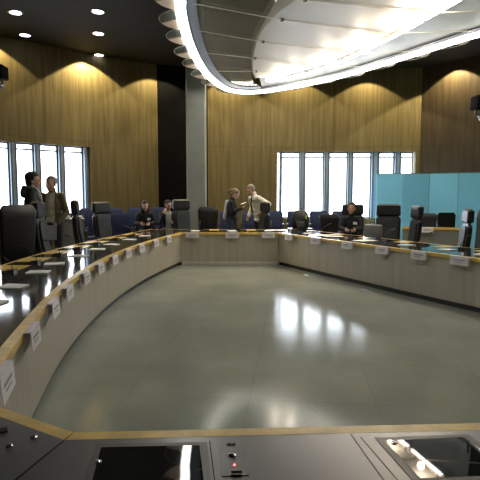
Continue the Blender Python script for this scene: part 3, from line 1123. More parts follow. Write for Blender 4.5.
# black backpack standing on the blue-seat side of the desk
bp_ = A(300.5, 12.2)
bag = tag(empty('backpack', (bp_.x, bp_.y, 0.0)), 'black rucksack with yellow-green tag standing before the first far window', 'bag')
sup = tag(empty('side_table', (bp_.x, bp_.y, 0.0)), 'small dark side table under the black rucksack', 'table')
MB().box((0, 0, 0.66), (0.60, 0.42, 0.03), bevel=0.008).build('table_top', M['plastic'], sup)
for sx in (-1, 1):
    for sy in (-1, 1):
        MB().cone((sx * 0.26, sy * 0.17, 0.0), (sx * 0.26, sy * 0.17, 0.644), 0.016, 0.018, 10).build('leg', M['chrome'], sup)
bag.location = (bp_.x, bp_.y, 0.677)
secs = []
for z, w, d in ((0.0, 0.36, 0.20), (0.04, 0.42, 0.24), (0.2, 0.43, 0.26), (0.33, 0.38, 0.22), (0.42, 0.28, 0.14), (0.44, 0.18, 0.06)):
    secs.append([(x, y, z) for x, y in rounded_rect(w, d, min(w, d) * 0.3, 4)])
MB().loft(secs).build('body', M['plastic'], bag)
MB().box((0.0, -0.135, 0.13), (0.28, 0.05, 0.18), bevel=0.02).build('front_pocket', M['top_black'], bag)
MB().ell((0.13, -0.135, 0.27), (0.025, 0.012, 0.045)).build('tag', M['green'], bag)
MB().tube(catmull([Vector((-0.05, 0.0, 0.43)), Vector((-0.04, 0, 0.475)), Vector((0.04, 0, 0.475)), Vector((0.05, 0, 0.43))], 5), 0.009).build('handle', M['plastic'], bag)
# loose pages and a dark folder in front of the seated man
for i, (u, off, rz, lb) in enumerate(((322, 0.36, 0.5, 'white page beside the laptop on the teal-side desk'), (333, 0.40, -0.3, 'white page just beside the seated man'),
                                      (364, 0.34, 0.2, 'bright white page on the far side of the seated man'))):
    p, t, n = on_desk('teal', u, off)
    o = tag(empty('loose_page', (p.x, p.y, TOP + 0.013), yaw_of(n) + rz), lb, 'page', 'loose pages around the seated man')
    MB().box((0, 0, 0), (0.26, 0.36, 0.003)).build('page', M['paper'], o, False)
p, t, n = on_desk('teal', 373.0, 0.86)
bx = tag(empty('briefcase', (p.x, p.y, TOP + 0.001), yaw_of(n) + 0.3), 'grey case standing on the desk between the seated man and the headrest chair', 'case')
MB().box((0, 0, 0.13), (0.33, 0.12, 0.24), bevel=0.025).build('shell', M['grey_box'], bx)
MB().tube(catmull([Vector((-0.06, 0, 0.25)), Vector((-0.05, 0, 0.285)), Vector((0.05, 0, 0.285)), Vector((0.06, 0, 0.25))], 5), 0.009).build('handle', M['plastic'], bx)


# ------------------------------------------------------------------ people
def remeshed(mb, name, m, voxel, parent, cut=None, smooth=4):
    o = mb.build(name + '_src', m, None)
    md = o.modifiers.new('r', 'REMESH'); md.mode = 'VOXEL'; md.voxel_size = voxel
    ms = o.modifiers.new('s', 'SMOOTH'); ms.factor = 0.5; ms.iterations = smooth
    dg = bpy.context.evaluated_depsgraph_get()
    me = bpy.data.meshes.new_from_object(o.evaluated_get(dg))
    src = o.data
    bpy.data.objects.remove(o); bpy.data.meshes.remove(src)
    if cut:
        bm = bmesh.new(); bm.from_mesh(me)
        bmesh.ops.delete(bm, geom=[f for f in bm.faces if cut(f.calc_center_median(), f.normal)], context='FACES')
        bm.to_mesh(me); bm.free()
    me.name = name
    me.materials.clear(); me.materials.append(m)
    me.polygons.foreach_set('use_smooth', [True] * len(me.polygons))
    o = link(name, me, parent)
    if cut:
        sd = o.modifiers.new('hem', 'SOLIDIFY'); sd.thickness = 0.006; sd.offset = -1
    return o


def add_hand(m, wrist, direction, palm_n, side, curl=0.5):
    """palm, four unequal bent fingers and a thumb"""
    d = Vector(direction).normalized()
    n = Vector(palm_n); n = (n - d * n.dot(d)).normalized()       # the way the palm faces
    s = d.cross(n).normalized() * side                            # toward the thumb
    w = Vector(wrist)
    rot = Matrix((s, d, n)).transposed()
    m.ell(w + d * 0.045, (0.040, 0.052, 0.018), rot if rot.determinant() > 0 else Matrix((-s, d, n)).transposed(), 12, 8)
    for k, ln in enumerate((0.070, 0.080, 0.074, 0.058)):
        o = w + d * 0.085 + s * (0.030 - 0.020 * k)
        a = o + (d * math.cos(curl * .5) + n * math.sin(curl * .5)) * ln * 0.45
        b = a + (d * math.cos(curl * 1.4) + n * math.sin(curl * 1.4)) * ln * 0.33
        c = b + (d * math.cos(curl * 2.1) + n * math.sin(curl * 2.1)) * ln * 0.27
        m.cap(o - d * 0.02, a, 0.0095, 0.0088, 8); m.cap(a, b, 0.0088, 0.008, 8); m.cap(b, c, 0.008, 0.007, 8)
    o = w + d * 0.025 + s * 0.028
    a = o + (s * 0.7 + d * 0.6 + n * 0.25).normalized() * 0.042
    b = a + (s * 0.25 + d * 0.9 + n * 0.35).normalized() * 0.032
    m.cap(o, a, 0.013, 0.011, 8); m.cap(a, b, 0.011, 0.008, 8)


def person(label, loc, yaw, J, look, coat, trousers, hair, hair_mat, skin_mat, scale=1.0, opening=None, shirt=None, extra=None, z=0.0, vox=0.0085):
    """J: joints in metres, facing +Y, person's own right hand at +X"""
    root = empty('person', (loc[0], loc[1], z), yaw)
    root.scale = (scale,) * 3
    tag(root, label, 'person')
    V = {k: Vector(v) for k, v in J.items() if isinstance(v, tuple)}
    pel, chest, neck, head = V['pelvis'], V['chest'], V['neck'], V['head']
    up = (chest - pel).normalized()
    right = Vector(J.get('right', (1, 0, 0))).normalized()
    fwd = up.cross(right).normalized()
    T = Matrix((right, fwd, up)).transposed()
    hy, hp = look
    HR = (Matrix.Rotation(hy, 3, 'Z') @ Matrix.Rotation(hp, 3, 'X')) * 1.12
    sh = {'r': neck - up * 0.10 + right * 0.165, 'l': neck - up * 0.10 - right * 0.165}
    hip = {'r': pel + right * 0.09 - up * 0.04, 'l': pel - right * 0.09 - up * 0.04}

    def torso(m, g, lo=True):
        m.ell(chest, (0.165 + g, 0.112 + g, 0.19 + g), T)
        m.ell(neck - up * 0.115, (0.175 + g, 0.085 + g, 0.075 + g), T)
        m.ell((chest + pel) / 2, (0.140 + g, 0.105 + g, 0.17 + g), T)
        m.ell(pel, (0.160 + g, 0.118 + g, 0.13 + g), T)

    def arm(m, k, g, fore=1.0):
        e, w = V['elbow_' + k], V['wrist_' + k]
        m.cap(sh[k], e, 0.056 + g, 0.043 + g)
        m.cap(e, e + (w - e) * fore, 0.042 + g, 0.030 + g + (0.006 if g else 0))

    def leg(m, k, g, to=1.0):
        kn, an = V['knee_' + k], V['ankle_' + k]
        m.cap(hip[k], kn, 0.086 + g, 0.056 + g)
        m.cap(kn, kn + (an - kn) * to, 0.055 + g, 0.038 + g * 1.6)

    # body: one continuous skin surface
    b = MB()
    torso(b, 0.0)
    for k in 'rl':
        arm(b, k, 0.0); leg(b, k, 0.0)
        toe = V['toe_' + k]
        b.cap(V['ankle_' + k], toe, 0.036, 0.030)
        hd = V.get('hand_' + k, V['wrist_' + k] - V['elbow_' + k])
        pn = V.get('palm_' + k, -right if k == 'r' else right)
        add_hand(b, V['wrist_' + k], hd, pn, 1 if k == 'r' else -1, J.get('curl_' + k, 0.45))
    b.cap(neck - up * 0.05, head - HR @ Vector((0, 0.01, 0.06)), 0.055, 0.050)
    hb = lambda x, y, zz: head + HR @ Vector((x, y, zz))
    b.ell(hb(0, -0.012, 0.035), (0.074, 0.094, 0.088), HR)          # skull
    b.ell(hb(0, 0.018, -0.03), (0.060, 0.070, 0.080), HR)           # face
    b.ell(hb(0, 0.048, -0.088), (0.030, 0.028, 0.024), HR)          # chin
    b.ell(hb(0, 0.078, 0.022), (0.050, 0.014, 0.012), HR)           # brow
    b.cap(hb(0, 0.088, 0.008), hb(0, 0.104, -0.028), 0.009, 0.0135, 8)   # nose
    b.ell(hb(0, 0.083, -0.058), (0.024, 0.010, 0.007), HR)          # mouth
    for sx in (-1, 1):
        b.ell(hb(sx * 0.075, -0.008, -0.008), (0.010, 0.019, 0.031), HR)
        b.ell(hb(sx * 0.040, 0.058, -0.022), (0.020, 0.020, 0.018), HR)
    body = remeshed(b, 'body', skin_mat, vox, root, smooth=2)
    e = MB()
    for sx in (-1, 1): e.ell(hb(sx * 0.030, 0.083, 0.003), (0.012, 0.006, 0.006), HR, 10, 6)
    e.build('eyes', M['eye'], root)
    MB().ell(hb(0, 0.0925, -0.059), (0.021, 0.003, 0.006), HR, 10, 6).build('lips', M['lip'], root)
    # clothes
    c = MB()
    torso(c, 0.016)
    for k in 'rl': arm(c, k, 0.013, 0.96)
    for s_, e_ in ((pel, pel - Vector((0, 0, J.get('hem', 0.10)))),):
        c.cap(s_, e_, 0.10, 0.10); c.ell(e_, (0.172, 0.130, 0.06), T)
    c.cap(neck - up * 0.08, neck + up * 0.015, 0.080, 0.066)
    cut = None
    if opening:
        half, zt, zb = opening
        cut = lambda p, nn_: (abs((p - pel).dot(right)) < half and (p - (pel + chest) / 2).dot(fwd) > 0.03 and nn_.dot(fwd) > 0.2 and zb < (p - pel).dot(up) < zt)
    remeshed(c, 'jacket' if opening else 'top', coat, 0.011, root, cut)
    if shirt:
        s_ = MB(); torso(s_, 0.006); s_.cap(neck - up * 0.08, neck - up * 0.01, 0.070, 0.062)
        remeshed(s_, 'shirt', shirt, 0.012, root)
    t_ = MB()
    t_.ell(pel - up * 0.02, (0.166, 0.125, 0.12), T)
    for k in 'rl': leg(t_, k, 0.012, 0.97)
    remeshed(t_, 'trousers', trousers, 0.012, root)
    for k in 'rl':
        f = MB(); a = V['ankle_' + k]; toe = V['toe_' + k]; d = (toe - a); d.z = 0; d.normalize()
        a0 = Vector((a.x, a.y, 0)) + Vector((0, 0, toe.z - 0.03))
        secs = []
        x_ = Vector((-d.y, d.x, 0))
        for t2, w2, h2 in ((-0.07, 0.03, 0.05), (-0.05, 0.042, 0.085), (0.02, 0.044, 0.09), (0.10, 0.050, 0.06), (0.17, 0.048, 0.045), (0.215, 0.025, 0.03)):
            o_ = a0 + d * t2
            secs.append([o_ + x_ * w2 * cx + Vector((0, 0, h2 * cz)) for cx, cz in ((-1, 0.02), (1, 0.02), (1, 0.5), (0.6, 0.95), (-0.6, 0.95), (-1, 0.5))])
        f.loft(secs).build('shoe', M['plastic'], root)
    # hair
    h = MB()
    h.ell(hb(0, -0.020, 0.045), (0.084, 0.100, 0.092), HR, 24, 16)
    if hair in ('full', 'long', 'bun'):
        h.ell(hb(0, -0.035, 0.055), (0.080, 0.088, 0.080), HR)
        h.ell(hb(0, -0.06, -0.01), (0.072, 0.055, 0.08), HR)
    if hair == 'long':
        for sx in (-1, 1): h.cap(hb(sx * 0.068, -0.02, 0.0), hb(sx * 0.075, -0.01, -0.17), 0.034, 0.030)
        h.cap(hb(0, -0.07, 0.0), hb(0, -0.08, -0.18), 0.06, 0.05)
    if hair == 'bun':
        h.cap(hb(0, -0.12, 0.03), hb(0, -0.15, -0.02), 0.045, 0.035); h.cap(hb(0, -0.15, -0.02), hb(0.02, -0.17, -0.10), 0.03, 0.015)
    def hcut(p, nn_):
        q = HR.transposed() @ (p - head) / 1.2544
        lim = 0.062 if hair in ('full', 'long', 'bun') else 0.075
        if q.y > 0.02 and q.z < lim + (q.y - 0.02) * 0.2: return True
        if hair == 'short' and q.z < 0.0 - (q.y * 0.3): return True
        if hair == 'full' and q.z < -0.075: return True
        return False
    remeshed(h, 'hair', hair_mat, 0.009, root, hcut, 3)
    if extra: extra(root, V, T, hb, HR, sh)
    return root


def stand(**kw):
    J = dict(pelvis=(0, 0, 0.95), chest=(0, 0.0, 1.25), neck=(0, -0.01, 1.50), head=(0, 0.03, 1.61),
             elbow_r=(0.235, -0.03, 1.12), wrist_r=(0.245, 0.06, 0.88), elbow_l=(-0.235, -0.03, 1.12), wrist_l=(-0.245, 0.06, 0.88),
             knee_r=(0.10, 0.02, 0.50), ankle_r=(0.11, -0.02, 0.085), toe_r=(0.13, 0.13, 0.032),
             knee_l=(-0.10, 0.02, 0.50), ankle_l=(-0.11, -0.02, 0.085), toe_l=(-0.13, 0.13, 0.032))
    J.update(kw)
    return J


def sit(h=0.57, lean=0.0, **kw):
    """h: pelvis height, lean: how far the shoulders come forward"""
    def q(x, y, dz):            # a point of the leaning trunk
        return (x, y + math.sin(lean) * dz, h + math.cos(lean) * dz)
    J = dict(pelvis=(0, 0, h), chest=q(0, 0, 0.29), neck=q(0, 0, 0.54), head=q(0, 0.03, 0.67),
             elbow_r=q(0.235, 0.10, 0.22), wrist_r=q(0.12, 0.31, 0.20), elbow_l=q(-0.235, 0.10, 0.22), wrist_l=q(-0.12, 0.31, 0.20),
             knee_r=(0.11, 0.44, h - 0.03), ankle_r=(0.12, 0.42, 0.115), toe_r=(0.13, 0.58, 0.034),
             knee_l=(-0.11, 0.44, h - 0.03), ankle_l=(-0.12, 0.42, 0.115), toe_l=(-0.13, 0.58, 0.034), hem=0.0)
    J.update(kw)
    return J


# young man, dark hooded coat, seen from behind his shoulder, looking toward the older man
def ex_hood(root, V, T, hb, HR, sh):
    m = MB()
    m.tube([V['neck'] + T @ Vector((0.115 * math.cos(a), -0.025 + 0.085 * math.sin(a), -0.005 - 0.012 * math.sin(a))) for a in [2 * PI * k / 18 for k in range(18)]], 0.036, 10, closed=True)
    m.ell(V['neck'] + T @ Vector((0, -0.115, -0.075)), (0.12, 0.05, 0.085), T)
    remeshed(m, 'hood', M['coat_dark'], 0.012, root)
    s_ = MB()
    for sx in (-1, 1):
        s_.tube(catmull([V['neck'] + T @ Vector((sx * 0.085, 0.0, 0.04)), V['neck'] + T @ Vector((sx * 0.10, 0.105, -0.06)), V['neck'] + T @ Vector((sx * 0.085, 0.135, -0.20)), V['neck'] + T @ Vector((sx * 0.08, 0.14, -0.32))], 5), 0.017, 8)
    s_.build('lining', M['shawl'], root)


pp = A(32, 8.35)
person('young man with dark hair in a dark hooded coat, standing by the window', pp, yaw_of(Vector((0.9, 0.5, 0))),
       stand(), (R(-14), 0), M['coat_dark'], M['trousers'], 'full', M['hair_dark'], M['skin'], 1.06, extra=ex_hood)
pp = A(52, 9.25)
def ex_cup(root, V, T, hb, HR, sh):
    pass
person('grey-haired man in an open olive jacket over a cream shirt', pp, yaw_of(Vector((-0.05, -1, 0))),
       stand(wrist_l=(-0.16, 0.20, 0.93), elbow_l=(-0.25, -0.02, 1.11), hem=0.16), (R(-12), R(-2)), M['coat_olive'], M['trousers'], 'short', M['hair_grey'], M['skin'], 1.04,
       opening=(0.085, 0.52, -0.30), shirt=M['shirt_cream'])
hp_ = A(51, 8.875, 0.74)
fld = tag(empty('folder', (hp_.x - 0.02, hp_.y, 0.72)), 'pale folder held low by the man in the olive jacket', 'folder')
MB().box((0, 0, 0.09), (0.20, 0.012, 0.26), rot=(R(-8), 0, 0)).build('cover', M['shawl'], fld, False)
MB().box((0, 0.010, 0.09), (0.19, 0.006, 0.25), rot=(R(-8), 0, 0)).build('page', M['paper'], fld, False)

# woman standing, reading something small in her hands, pale shawl behind
def ex_shawl(root, V, T, hb, HR, sh):
    m = MB()
    for k, (x, w) in enumerate(((-0.06, 0.05), (0.02, 0.055), (0.09, 0.045))):
        m.cap(V['chest'] + Vector((x, -0.135, 0.16)), V['pelvis'] + Vector((x * 1.2, -0.17, 0.02)), w * 0.8, w)
    remeshed(m, 'shawl', M['shawl'], 0.012, root)


pp = A(231.5, 12.5)
person('woman with tied-back hair in a black top, reading a note', pp, yaw_of(Vector((1, -0.18, 0))),
       stand(chest=(0, 0.02, 1.25), neck=(0, 0.03, 1.48), head=(0, 0.09, 1.60), elbow_r=(0.20, 0.06, 1.14), wrist_r=(0.05, 0.26, 1.22), elbow_l=(-0.20, 0.06, 1.14), wrist_l=(-0.06, 0.27, 1.23),
             palm_r=(-0.5, 0, 1), palm_l=(0.5, 0, 1)),
       (0, R(-36)), M['top_black'], M['navy_cloth'], 'bun', M['hair_brown'], M['skin_pale'], 0.94, extra=ex_shawl)
nt_ = A(244.5, 12.42, 1.25)
note = tag(empty('paper_note', (nt_.x - 0.02, nt_.y, 1.275), 0.2), 'small white note in the hands of the woman in black', 'note')
MB().box((0, 0, 0), (0.15, 0.11, 0.003), rot=(0, R(-18), 0)).build('sheet', M['paper'], note, False)
MB().box((-0.01, 0, 0.006), (0.13, 0.10, 0.002), rot=(0, R(-22), 0.2)).build('sheet', M['paper'], note, False)

# man in a pale shirt bending toward her, a hand on his hip
def ex_tie(root, V, T, hb, HR, sh):
    n_, c_ = V['neck'], V['chest']
    m = MB()
    a = n_ + T @ Vector((0, 0.085, -0.05)); b2 = n_ + T @ Vector((0, 0.140, -0.22)); c2 = n_ + T @ Vector((0, 0.150, -0.42))
    for p_, q_, w0, w1 in ((a, b2, 0.018, 0.028), (b2, c2, 0.028, 0.035)):
        m.loft([[p_ + T @ Vector((sx * w0, sy * 0.005, 0)) for sx, sy in ((-1, -1), (1, -1), (1, 1), (-1, 1))], [q_ + T @ Vector((sx * w1, sy * 0.005, 0)) for sx, sy in ((-1, -1), (1, -1), (1, 1), (-1, 1))]])
    m.ell(a, (0.02, 0.014, 0.02), T)
    m.build('tie', M['coat_dark'], root)


pp = A(259.5, 12.75)
person('balding man in a pale shirt and dark tie, leaning toward the woman', pp, yaw_of(Vector((-0.85, -0.55, 0))),
       stand(chest=(0, 0.07, 1.24), neck=(0, 0.17, 1.46), head=(0, 0.27, 1.55), elbow_l=(-0.40, 0.0, 1.22), wrist_l=(-0.22, 0.09, 1.02), elbow_r=(0.25, 0.05, 1.14), wrist_r=(0.21, 0.18, 0.92), hand_l=(0.5, 0.3, -0.6)),
       (R(18), R(-20)), M['shirt_pale'], M['trousers'], 'short', M['hair_grey'], M['skin'], 1.03, extra=ex_tie)


# seated figures
def badge(root, V, T, hb, HR, sh):
    c = V['chest'] + T @ Vector((-0.09, 0.128, 0.06))
    MB().box(c, (0.085, 0.006, 0.055), rot=T, bevel=0.002, seg=1).build('badge', M['paper'], root, False)


person('seated woman with long dark hair in black clothes with a white badge', A(145, 12.21), yaw_of(Vector((0.18, -1, 0))),
       sit(0.61, R(14)), (R(8), R(-10)), M['top_black'], M['trousers'], 'long', M['hair_dark'], M['skin'], 0.92, extra=badge, z=RISE)
person('seated person in white and black with a hand raised to the face', A(168, 12.68), yaw_of(Vector((0.18, -1, 0))),
       sit(0.61, R(10), elbow_r=(0.23, 0.22, 0.80), wrist_r=(0.12, 0.27, 1.03), hand_r=(-0.2, 0.0, 1), palm_r=(-0.5, -0.9, 0)), (R(25), R(-6)), M['top_black'], M['trousers'], 'full', M['hair_dark'], M['skin_pale'], 0.92, z=RISE,
       opening=(0.08, 0.55, 0.02), shirt=M['shirt_white'])
# man with a badge, in the chair before the far windows
f9 = Matrix.Rotation(c9.rotation_euler.z, 3, 'Z') @ Vector((0, 1, 0))
pp = Vector(c9.location) + f9 * 0.05
person('seated man with short dark hair, black jumper and white badge, facing the camera', pp, c9.rotation_euler.z,
       sit(0.62, R(4)), (R(-4), R(-3)), M['top_black'], M['trousers'], 'short', M['hair_dark'], M['skin'], 0.93, extra=badge)

# ------------------------------------------------------------------ the great light fitting
ZR, ZC = 4.20, 4.33
ring_px = [(179, -6), (180.5, 10), (184, 26), (189, 42), (198, 61), (211, 78), (230, 89.5), (258, 91), (295, 85.5), (330, 78), (367, 67.8), (413, 53.5), (463, 37.5), (495, 26)]
ring = [P(u, v, ZR) for u, v in ring_px]
ring += [Vector((4.1, 6.1, ZR)), Vector((3.9, 4.3, ZR)), Vector((3.2, 2.7, ZR)), Vector((1.8, 2.1, ZR)), Vector((0.35, 2.6, ZR)), Vector((-0.5, 4.0, ZR)), Vector((-0.85, 5.4, ZR))]
ringc = catmull(ring, 6, closed=True)
cen = sum(ringc, Vector()) / len(ringc)
cen = Vector((1.5, 6.6, ZR))


def ring_frames(pts):
    n = len(pts); fr = []
    for i, p in enumerate(pts):
        t = (pts[(i + 1) % n] - pts[i - 1]).normalized()
        m = Vector((-t.y, t.x, 0))
        if m.dot(p - cen) < 0: m = -m
        fr.append((p, m))
    return fr


RF = ring_frames(ringc)
lampfit = tag(empty('ceiling_light', (cen.x, cen.y, CEIL)), 'huge oval ceiling light with bright tube ring, glass discs and white canopy', 'ceiling light')
loff = Vector((-cen.x, -cen.y, -CEIL))


def part(mb, name, m, smooth=True, par=None):
    o = mb.build(name, m, par or lampfit, smooth)
    if par is None: o.location = loff
    return o


part(MB().sweep(RF, [(-0.068, ZR), (-0.046, ZR - 0.05), (0.0, ZR - 0.068), (0.046, ZR - 0.05), (0.068, ZR), (0.046, ZR + 0.028), (-0.046, ZR + 0.028)], closed=True), 'ring_tube', M['tube'])
part(MB().sweep(RF, [(-0.085, ZR + 0.002), (-0.085, ZR + 0.06), (0.092, ZR + 0.06), (0.092, ZR + 0.002), (0.082, ZR + 0.002), (0.082, ZR + 0.045), (-0.077, ZR + 0.045), (-0.077, ZR + 0.002)], closed=True), 'ring_housing', M['trough'])

# white canopy: rim and sail
rim_out = [P(u, v, ZC + 0.14) for u, v in ((278, -14), (269, 2), (261, 17), (253.5, 34), (251, 50), (250.5, 62), (252, 72), (255, 78.5))]
rim_in = [P(u, v, ZC) for u, v in ((318, -14), (293, 2), (276, 15), (260.5, 33), (254.5, 50), (252.8, 62), (253.5, 72), (256.5, 78))]
tube2_px = [(256.5, 79.0), (272, 80.5), (290, 77.8), (320, 69.8), (350, 57.5), (380, 43), (413, 26), (430, 16), (455, 2), (480, -13)]
tube2 = [P(u, v, ZC - 0.06) for u, v in tube2_px]
canopy_outline = catmull(rim_in, 4)[::-1] and [Vector(p) for p in catmull(rim_in, 4)]
edge2 = [P(u, v - 4, ZC) for u, v in tube2_px[1:]]
near_close = [Vector((3.2, 5.7, ZC)), Vector((2.95, 4.4, ZC)), Vector((2.2, 3.6, ZC)), Vector((1.4, 4.2, ZC)), Vector((1.02, 5.6, ZC))]
can = canopy_outline + edge2 + near_close
part(MB().prism([(p.x, p.y) for p in can], ZC, ZC + 0.03), 'canopy', M['canopy'], False)
ro, ri = catmull(rim_out, 4), catmull(rim_in, 4)
rm = MB()
rm.loft([[a, b, b + Vector((0, 0, 0.02)), a + Vector((0, 0, 0.02))] for a, b in zip(ro, ri)])
part(rm, 'canopy_rim', M['canopy_rim'])
# inner row: beam and tubes between lamp heads
heads_px = [(290, 77.6), (307, 73.5), (342, 61), (378, 44), (424, 19.5), (462, -2)]
t2 = Path(catmull(tube2, 6))
bm_ = MB().tube([p + Vector((-0.02, 0.10, 0.03)) for p in catmull(tube2[2:], 4)], 0.045, 10)
part(bm_, 'beam', M['canopy_rim'])
hs = [t2.nearest(P(u, v, ZC - 0.06)) for u, v in heads_px]
for i, (s0, s1) in enumerate(zip([t2.nearest(P(264, 80.2, ZC - 0.06))] + hs, hs)):
    pts = [t2.at(s0 + (s1 - s0) * f)[0] for f in (0.06, 0.3, 0.5, 0.7, 0.94)]
    part(MB().tube(pts, 0.029, 10), 'inner_tube', M['tube_warm'])
for s0 in hs:
    q = t2.at(s0)[0]
    m = MB().box(q + Vector((0, 0.03, 0.02)), (0.07, 0.16, 0.05), bevel=0.01)
    m.cone(q + Vector((-0.035, 0.08, 0.0)), q + Vector((-0.06, 0.10, 0.06)), 0.03, 0.04, 12)
    part(m, 'lamp_head', M['trough'])
# glass on the column side, pale panels on the teal side
i_ring = [p - m * 0.24 for p, m in RF]
def ring_between(u0, v0, u1, v1):
    a, b = P(u0, v0, ZR), P(u1, v1, ZR)
    ia = min(range(len(ringc)), key=lambda i: (ringc[i] - a).length)
    ib = min(range(len(ringc)), key=lambda i: (ringc[i] - b).length)
    return ia, ib
ia, ib = ring_between(179, -6, 262, 91)
part(MB().sweep([RF[i] for i in range(ia, ib + 1)], [(-0.24, ZR + 0.06), (-0.095, ZR + 0.03), (-0.095, ZR + 0.04), (-0.24, ZR + 0.07)]), 'trough', M['trough_blue'])
gl = [i_ring[i] + Vector((0, 0, 0.08)) for i in range(ia, ib + 1)]
lip = [p.copy() for p in ro]
g = MB()
N = 24
def resample(pts, n):
    pa = Path(pts); return [pa.at(pa.s[-1] * k / (n - 1))[0] for k in range(n)]
ga, gb = resample(gl, N), resample([Vector((p.x, p.y, ZR + 0.10)) for p in lip], N)
g.loft([[a, b, b + Vector((0, 0, 0.01)), a + Vector((0, 0, 0.01))] for a, b in zip(ga, gb)])
part(g, 'glass_panel', M['lamp_glass'], False)
ia2, ib2 = ring_between(262, 91, 495, 26)
fa = resample([i_ring[i] + m_ for i, m_ in [(i, RF[i][1] * 0.14 + Vector((0, 0, 0.07))) for i in range(ia2, ib2 + 1)]], N)
fb = resample([p + Vector((0.05, -0.05, 0.12)) for p in tube2], N)
f = MB(); f.loft([[a, b, b + Vector((0, 0, 0.012)), a + Vector((0, 0, 0.012))] for a, b in zip(fa, fb)])
part(f, 'pale_panel', M['frosted'], False)
# ribs: rods under the canopy and out to the ring
rods = [((184, 2), (282, 20), (398, 36)), ((189, 29), (263, 42), (360, 54)), ((197, 52), (255, 58.5), (324, 69)), ((209, 71), (256, 71.5), (292, 78)), ((182, -14), (305, 0), (440, 14))]
for a, b, c in rods:
    part(MB().tube([P(*a, ZR + 0.05), P(*b, ZR + 0.085)], 0.008, 6), 'rib', M['rod'])
    part(MB().tube([P(*b, ZC - 0.015), P(*c, ZC - 0.015)], 0.010, 6), 'rib', M['rod'])
    q = P(*b, ZC - 0.02)
    part(MB().ell(q, (0.035, 0.035, 0.028), u=12, v=8), 'rib_joint', M['plastic'])
for a, b in (((395, 33), (474, 31)), ((352, 54), (415, 51)), ((322, 67), (368, 66.5)), ((432, 13), (500, 10))):
    part(MB().tube([P(*a, ZR + 0.02), P(*b, ZR + 0.02)], 0.008, 6), 'rib', M['rod'])
# glass discs outside the ring; cream plates imitate the tube light they reflect
RP = Path(ringc + [ringc[0]])
s_start = RP.nearest(P(180, 20, ZR))
n_disc = int(RP.s[-1] / 0.86)
disc_proto = None
for k in range(n_disc):
    s = (s_start + k * RP.s[-1] / n_disc) % RP.s[-1]
    q, t, n = RP.at(s)
    i = min(range(len(ringc)), key=lambda j: (ringc[j] - q).length)
    n = RF[i][1]
    if q.y < 4.5: continue
    c = q - n * 0.12 + Vector((0, 0, -0.005 + 0.012 * (k % 2)))
    r = 0.48
    ang = math.atan2(n.y, n.x)
    rz = Matrix.Rotation(ang, 3, 'Z')
    arc = [rz @ Vector((r * math.cos(R(a)), r * math.sin(R(a)), 0)) for a in range(-64, 65, 8)]
    do = MB().prism(arc, -0.004, 0.004).build('glass_disc', M['lamp_glass'], lampfit, False)
    do.location = c + loff
    MB().tube(arc, 0.007, 6).build('rim', M['rod'], do)
    pts = [Vector((0.20, 0.03, 0))] + [Vector((0.465 * math.cos(R(a)), 0.465 * math.sin(R(a)), 0)) for a in (-12, -22, -32, -42, -52, -62)]
    bo = MB().prism([rz @ p_ for p_ in pts][::-1], -0.020, -0.006).build('bracket_or_glint', M['bracket_or_glint'], lampfit, False)
    bo.location = c + loff
# suspension cables
for u, v in ((182, 14), (200, 64), (262, 91), (367, 67.8), (463, 37.5)):
    q = P(u, v, ZR)
    part(MB().tube([q + Vector((0, 0, 0.03)), Vector((q.x, q.y, CEIL))], 0.006, 6), 'suspension_cable', M['rod'])
for u, v in ((292, 12), (262, 52), (340, 55), (420, 15)):
    q = P(u, v, ZC)
    part(MB().tube([q + Vector((0, 0, 0.02)), Vector((q.x, q.y, CEIL))], 0.006, 6), 'suspension_cable', M['rod'])

# ------------------------------------------------------------------ downlights
def light(name, kind, loc, energy, col, parent=None, **kw):
    d = bpy.data.lights.new(name, kind)
    d.energy = energy; d.color = col
    for k, v in kw.items(): setattr(d, k, v)
    o = bpy.data.objects.new(name, d); COL.objects.link(o)
    o.location = loc
    if parent: o.parent = parent
    return o


def make_downlight():
    root = empty('downlight')
    MB().lathe([(0.145, 0.0), (0.145, -0.012), (0.13, -0.02), (0.116, -0.018), (0.116, 0.0)], (0, 0, 0), 28).build('rim', M['chrome'], root)
    MB().lathe([(0.115, -0.004), (0.115, -0.014), (0.08, -0.020)], (0, 0, 0), 28).build('lens', M['lens'], root)
    return root


dl_proto = make_downlight()
dl_used = []


def downlight(p, label, spot=None, energy=0, col=(1.0, 0.86, 0.6)):
    o = dl_proto if not dl_used else copy_tree(dl_proto)
    dl_used.append(1)
    o.location = (p.x, p.y, CEIL - 0.002)
    tag(o, label, 'downlight', 'round ceiling downlights')
    if spot:
        light('lamp', 'SPOT', (p.x, p.y, CEIL - 0.05), energy, col, spot_size=R(spot), spot_blend=0.12, shadow_soft_size=0.06)
    return o


for u, v, lb in ((15.5, 12, 'round downlight in the dark ceiling, beside the frame edge and frontmost of its pair'), (25, 34.5, 'round downlight in the dark ceiling, rear of the pair by the frame edge'),
                 (98, 11, 'round downlight frontmost in the row of three on the dark ceiling'), (98.5, 33, 'round downlight in the middle of the row of three'), (99, 54.5, 'round downlight closest to the wall in the row of three')):
    downlight(P(u, v, CEIL), lb)


def wall_wash(u, p0, p1, off, energy, label, spot=132):
    s = along(u, p0, p1)
    d = (p1 - p0).normalized(); n = Vector((-d.y, d.x))
    if (p0 - ROOM_C).dot(n) > 0: n = -n
    q = p0 + d * s + n * off
    light('wall_lamp', 'SPOT', (q.x, q.y, CEIL - 0.03), energy, (1.0, 0.80, 0.46), spot_size=R(spot), spot_blend=0.12, shadow_soft_size=0.03)


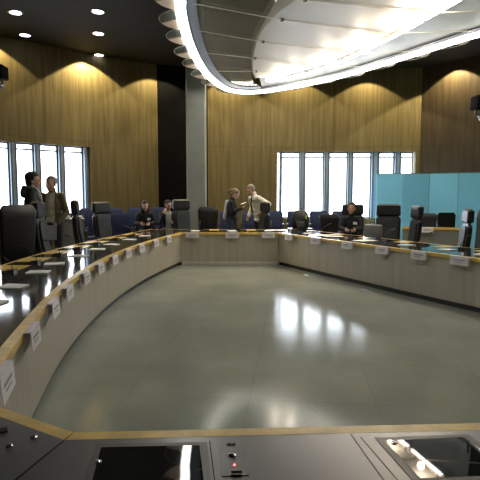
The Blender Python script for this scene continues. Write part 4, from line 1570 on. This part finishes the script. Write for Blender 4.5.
for u, p0, p1, e, off in ((-5, PA0, PA1, 60, 0.34), (87, PA0, PA1, 130, 0.34), (153, PA1, PB1, 80, 0.6), (228, PC0, PC1, 80, 0.6), (296, PC0, PC1, 70, 0.6), (365, PC0, PC1, 70, 0.6), (453, PC1, PD1, 135, 0.36)):
    wall_wash(u, p0, p1, off, e, '', 113)


# ------------------------------------------------------------------ hanging spotlights at both frame edges
def hanging_unit(p, w, label, hook):
    root = tag(empty('ceiling_loudspeaker', (p.x, p.y, CEIL)), label, 'loudspeaker', 'black units hung from the ceiling')
    z = p.z - CEIL
    MB().box((0, 0, z), (w, 0.26, 0.21), bevel=0.015).build('cabinet', M['black'], root)
    MB().tube([(0, 0, -0.001), (0, 0, z + 0.106)], 0.016, 10).build('drop_pole', M['black'], root)
    y = MB()
    y.box((hook - 0.05, 0, z - 0.145), (0.02, 0.05, 0.08)).box((hook + 0.05, 0, z - 0.145), (0.02, 0.05, 0.08)).box((hook, 0, z - 0.19), (0.14, 0.06, 0.02))
    y.build('bracket_or_glint', M['plastic'], root, False)
    MB().cone((hook, 0.0, z - 0.202), (hook + 0.03, -0.03, z - 0.27), 0.025, 0.03, 12).build('lamp', M['trough'], root)


hanging_unit(A(1, 8.2, CAM_Z + (198 - 78) / 500 * 8.2), 0.30, 'black hanging unit at the frame edge above the side windows', 0.05)
hanging_unit(A(478.5, 8.2, CAM_Z + (194 - 103) / 500 * 8.2), 0.28, 'black hanging unit at the frame edge above the teal screen', -0.05)

# uplights onto the canopy, sitting in the lamp heads
for s0, e in zip(hs, (5, 7, 9, 10, 11, 10)):
    q = t2.at(s0)[0]
    light('uplight', 'POINT', q + Vector((-0.30, 0.16, -0.10)), e, (1.0, 0.84, 0.64), shadow_soft_size=0.05)

# ------------------------------------------------------------------ daylight and exposure
w = bpy.data.worlds.new('world')
scene.world = w
w.use_nodes = True
bg = w.node_tree.nodes['Background']
bg.inputs['Color'].default_value = (0.88, 0.94, 1.0, 1)
bg.inputs['Strength'].default_value = 4.2

scene.view_settings.view_transform = 'Standard'
scene.view_settings.look = 'None'
scene.view_settings.exposure = 1.58
scene.view_settings.gamma = 1.0
scene.cycles.use_denoising = True
scene.cycles.max_bounces = 8
scene.cycles.transparent_max_bounces = 12
scene.cycles.sample_clamp_indirect = 6.0
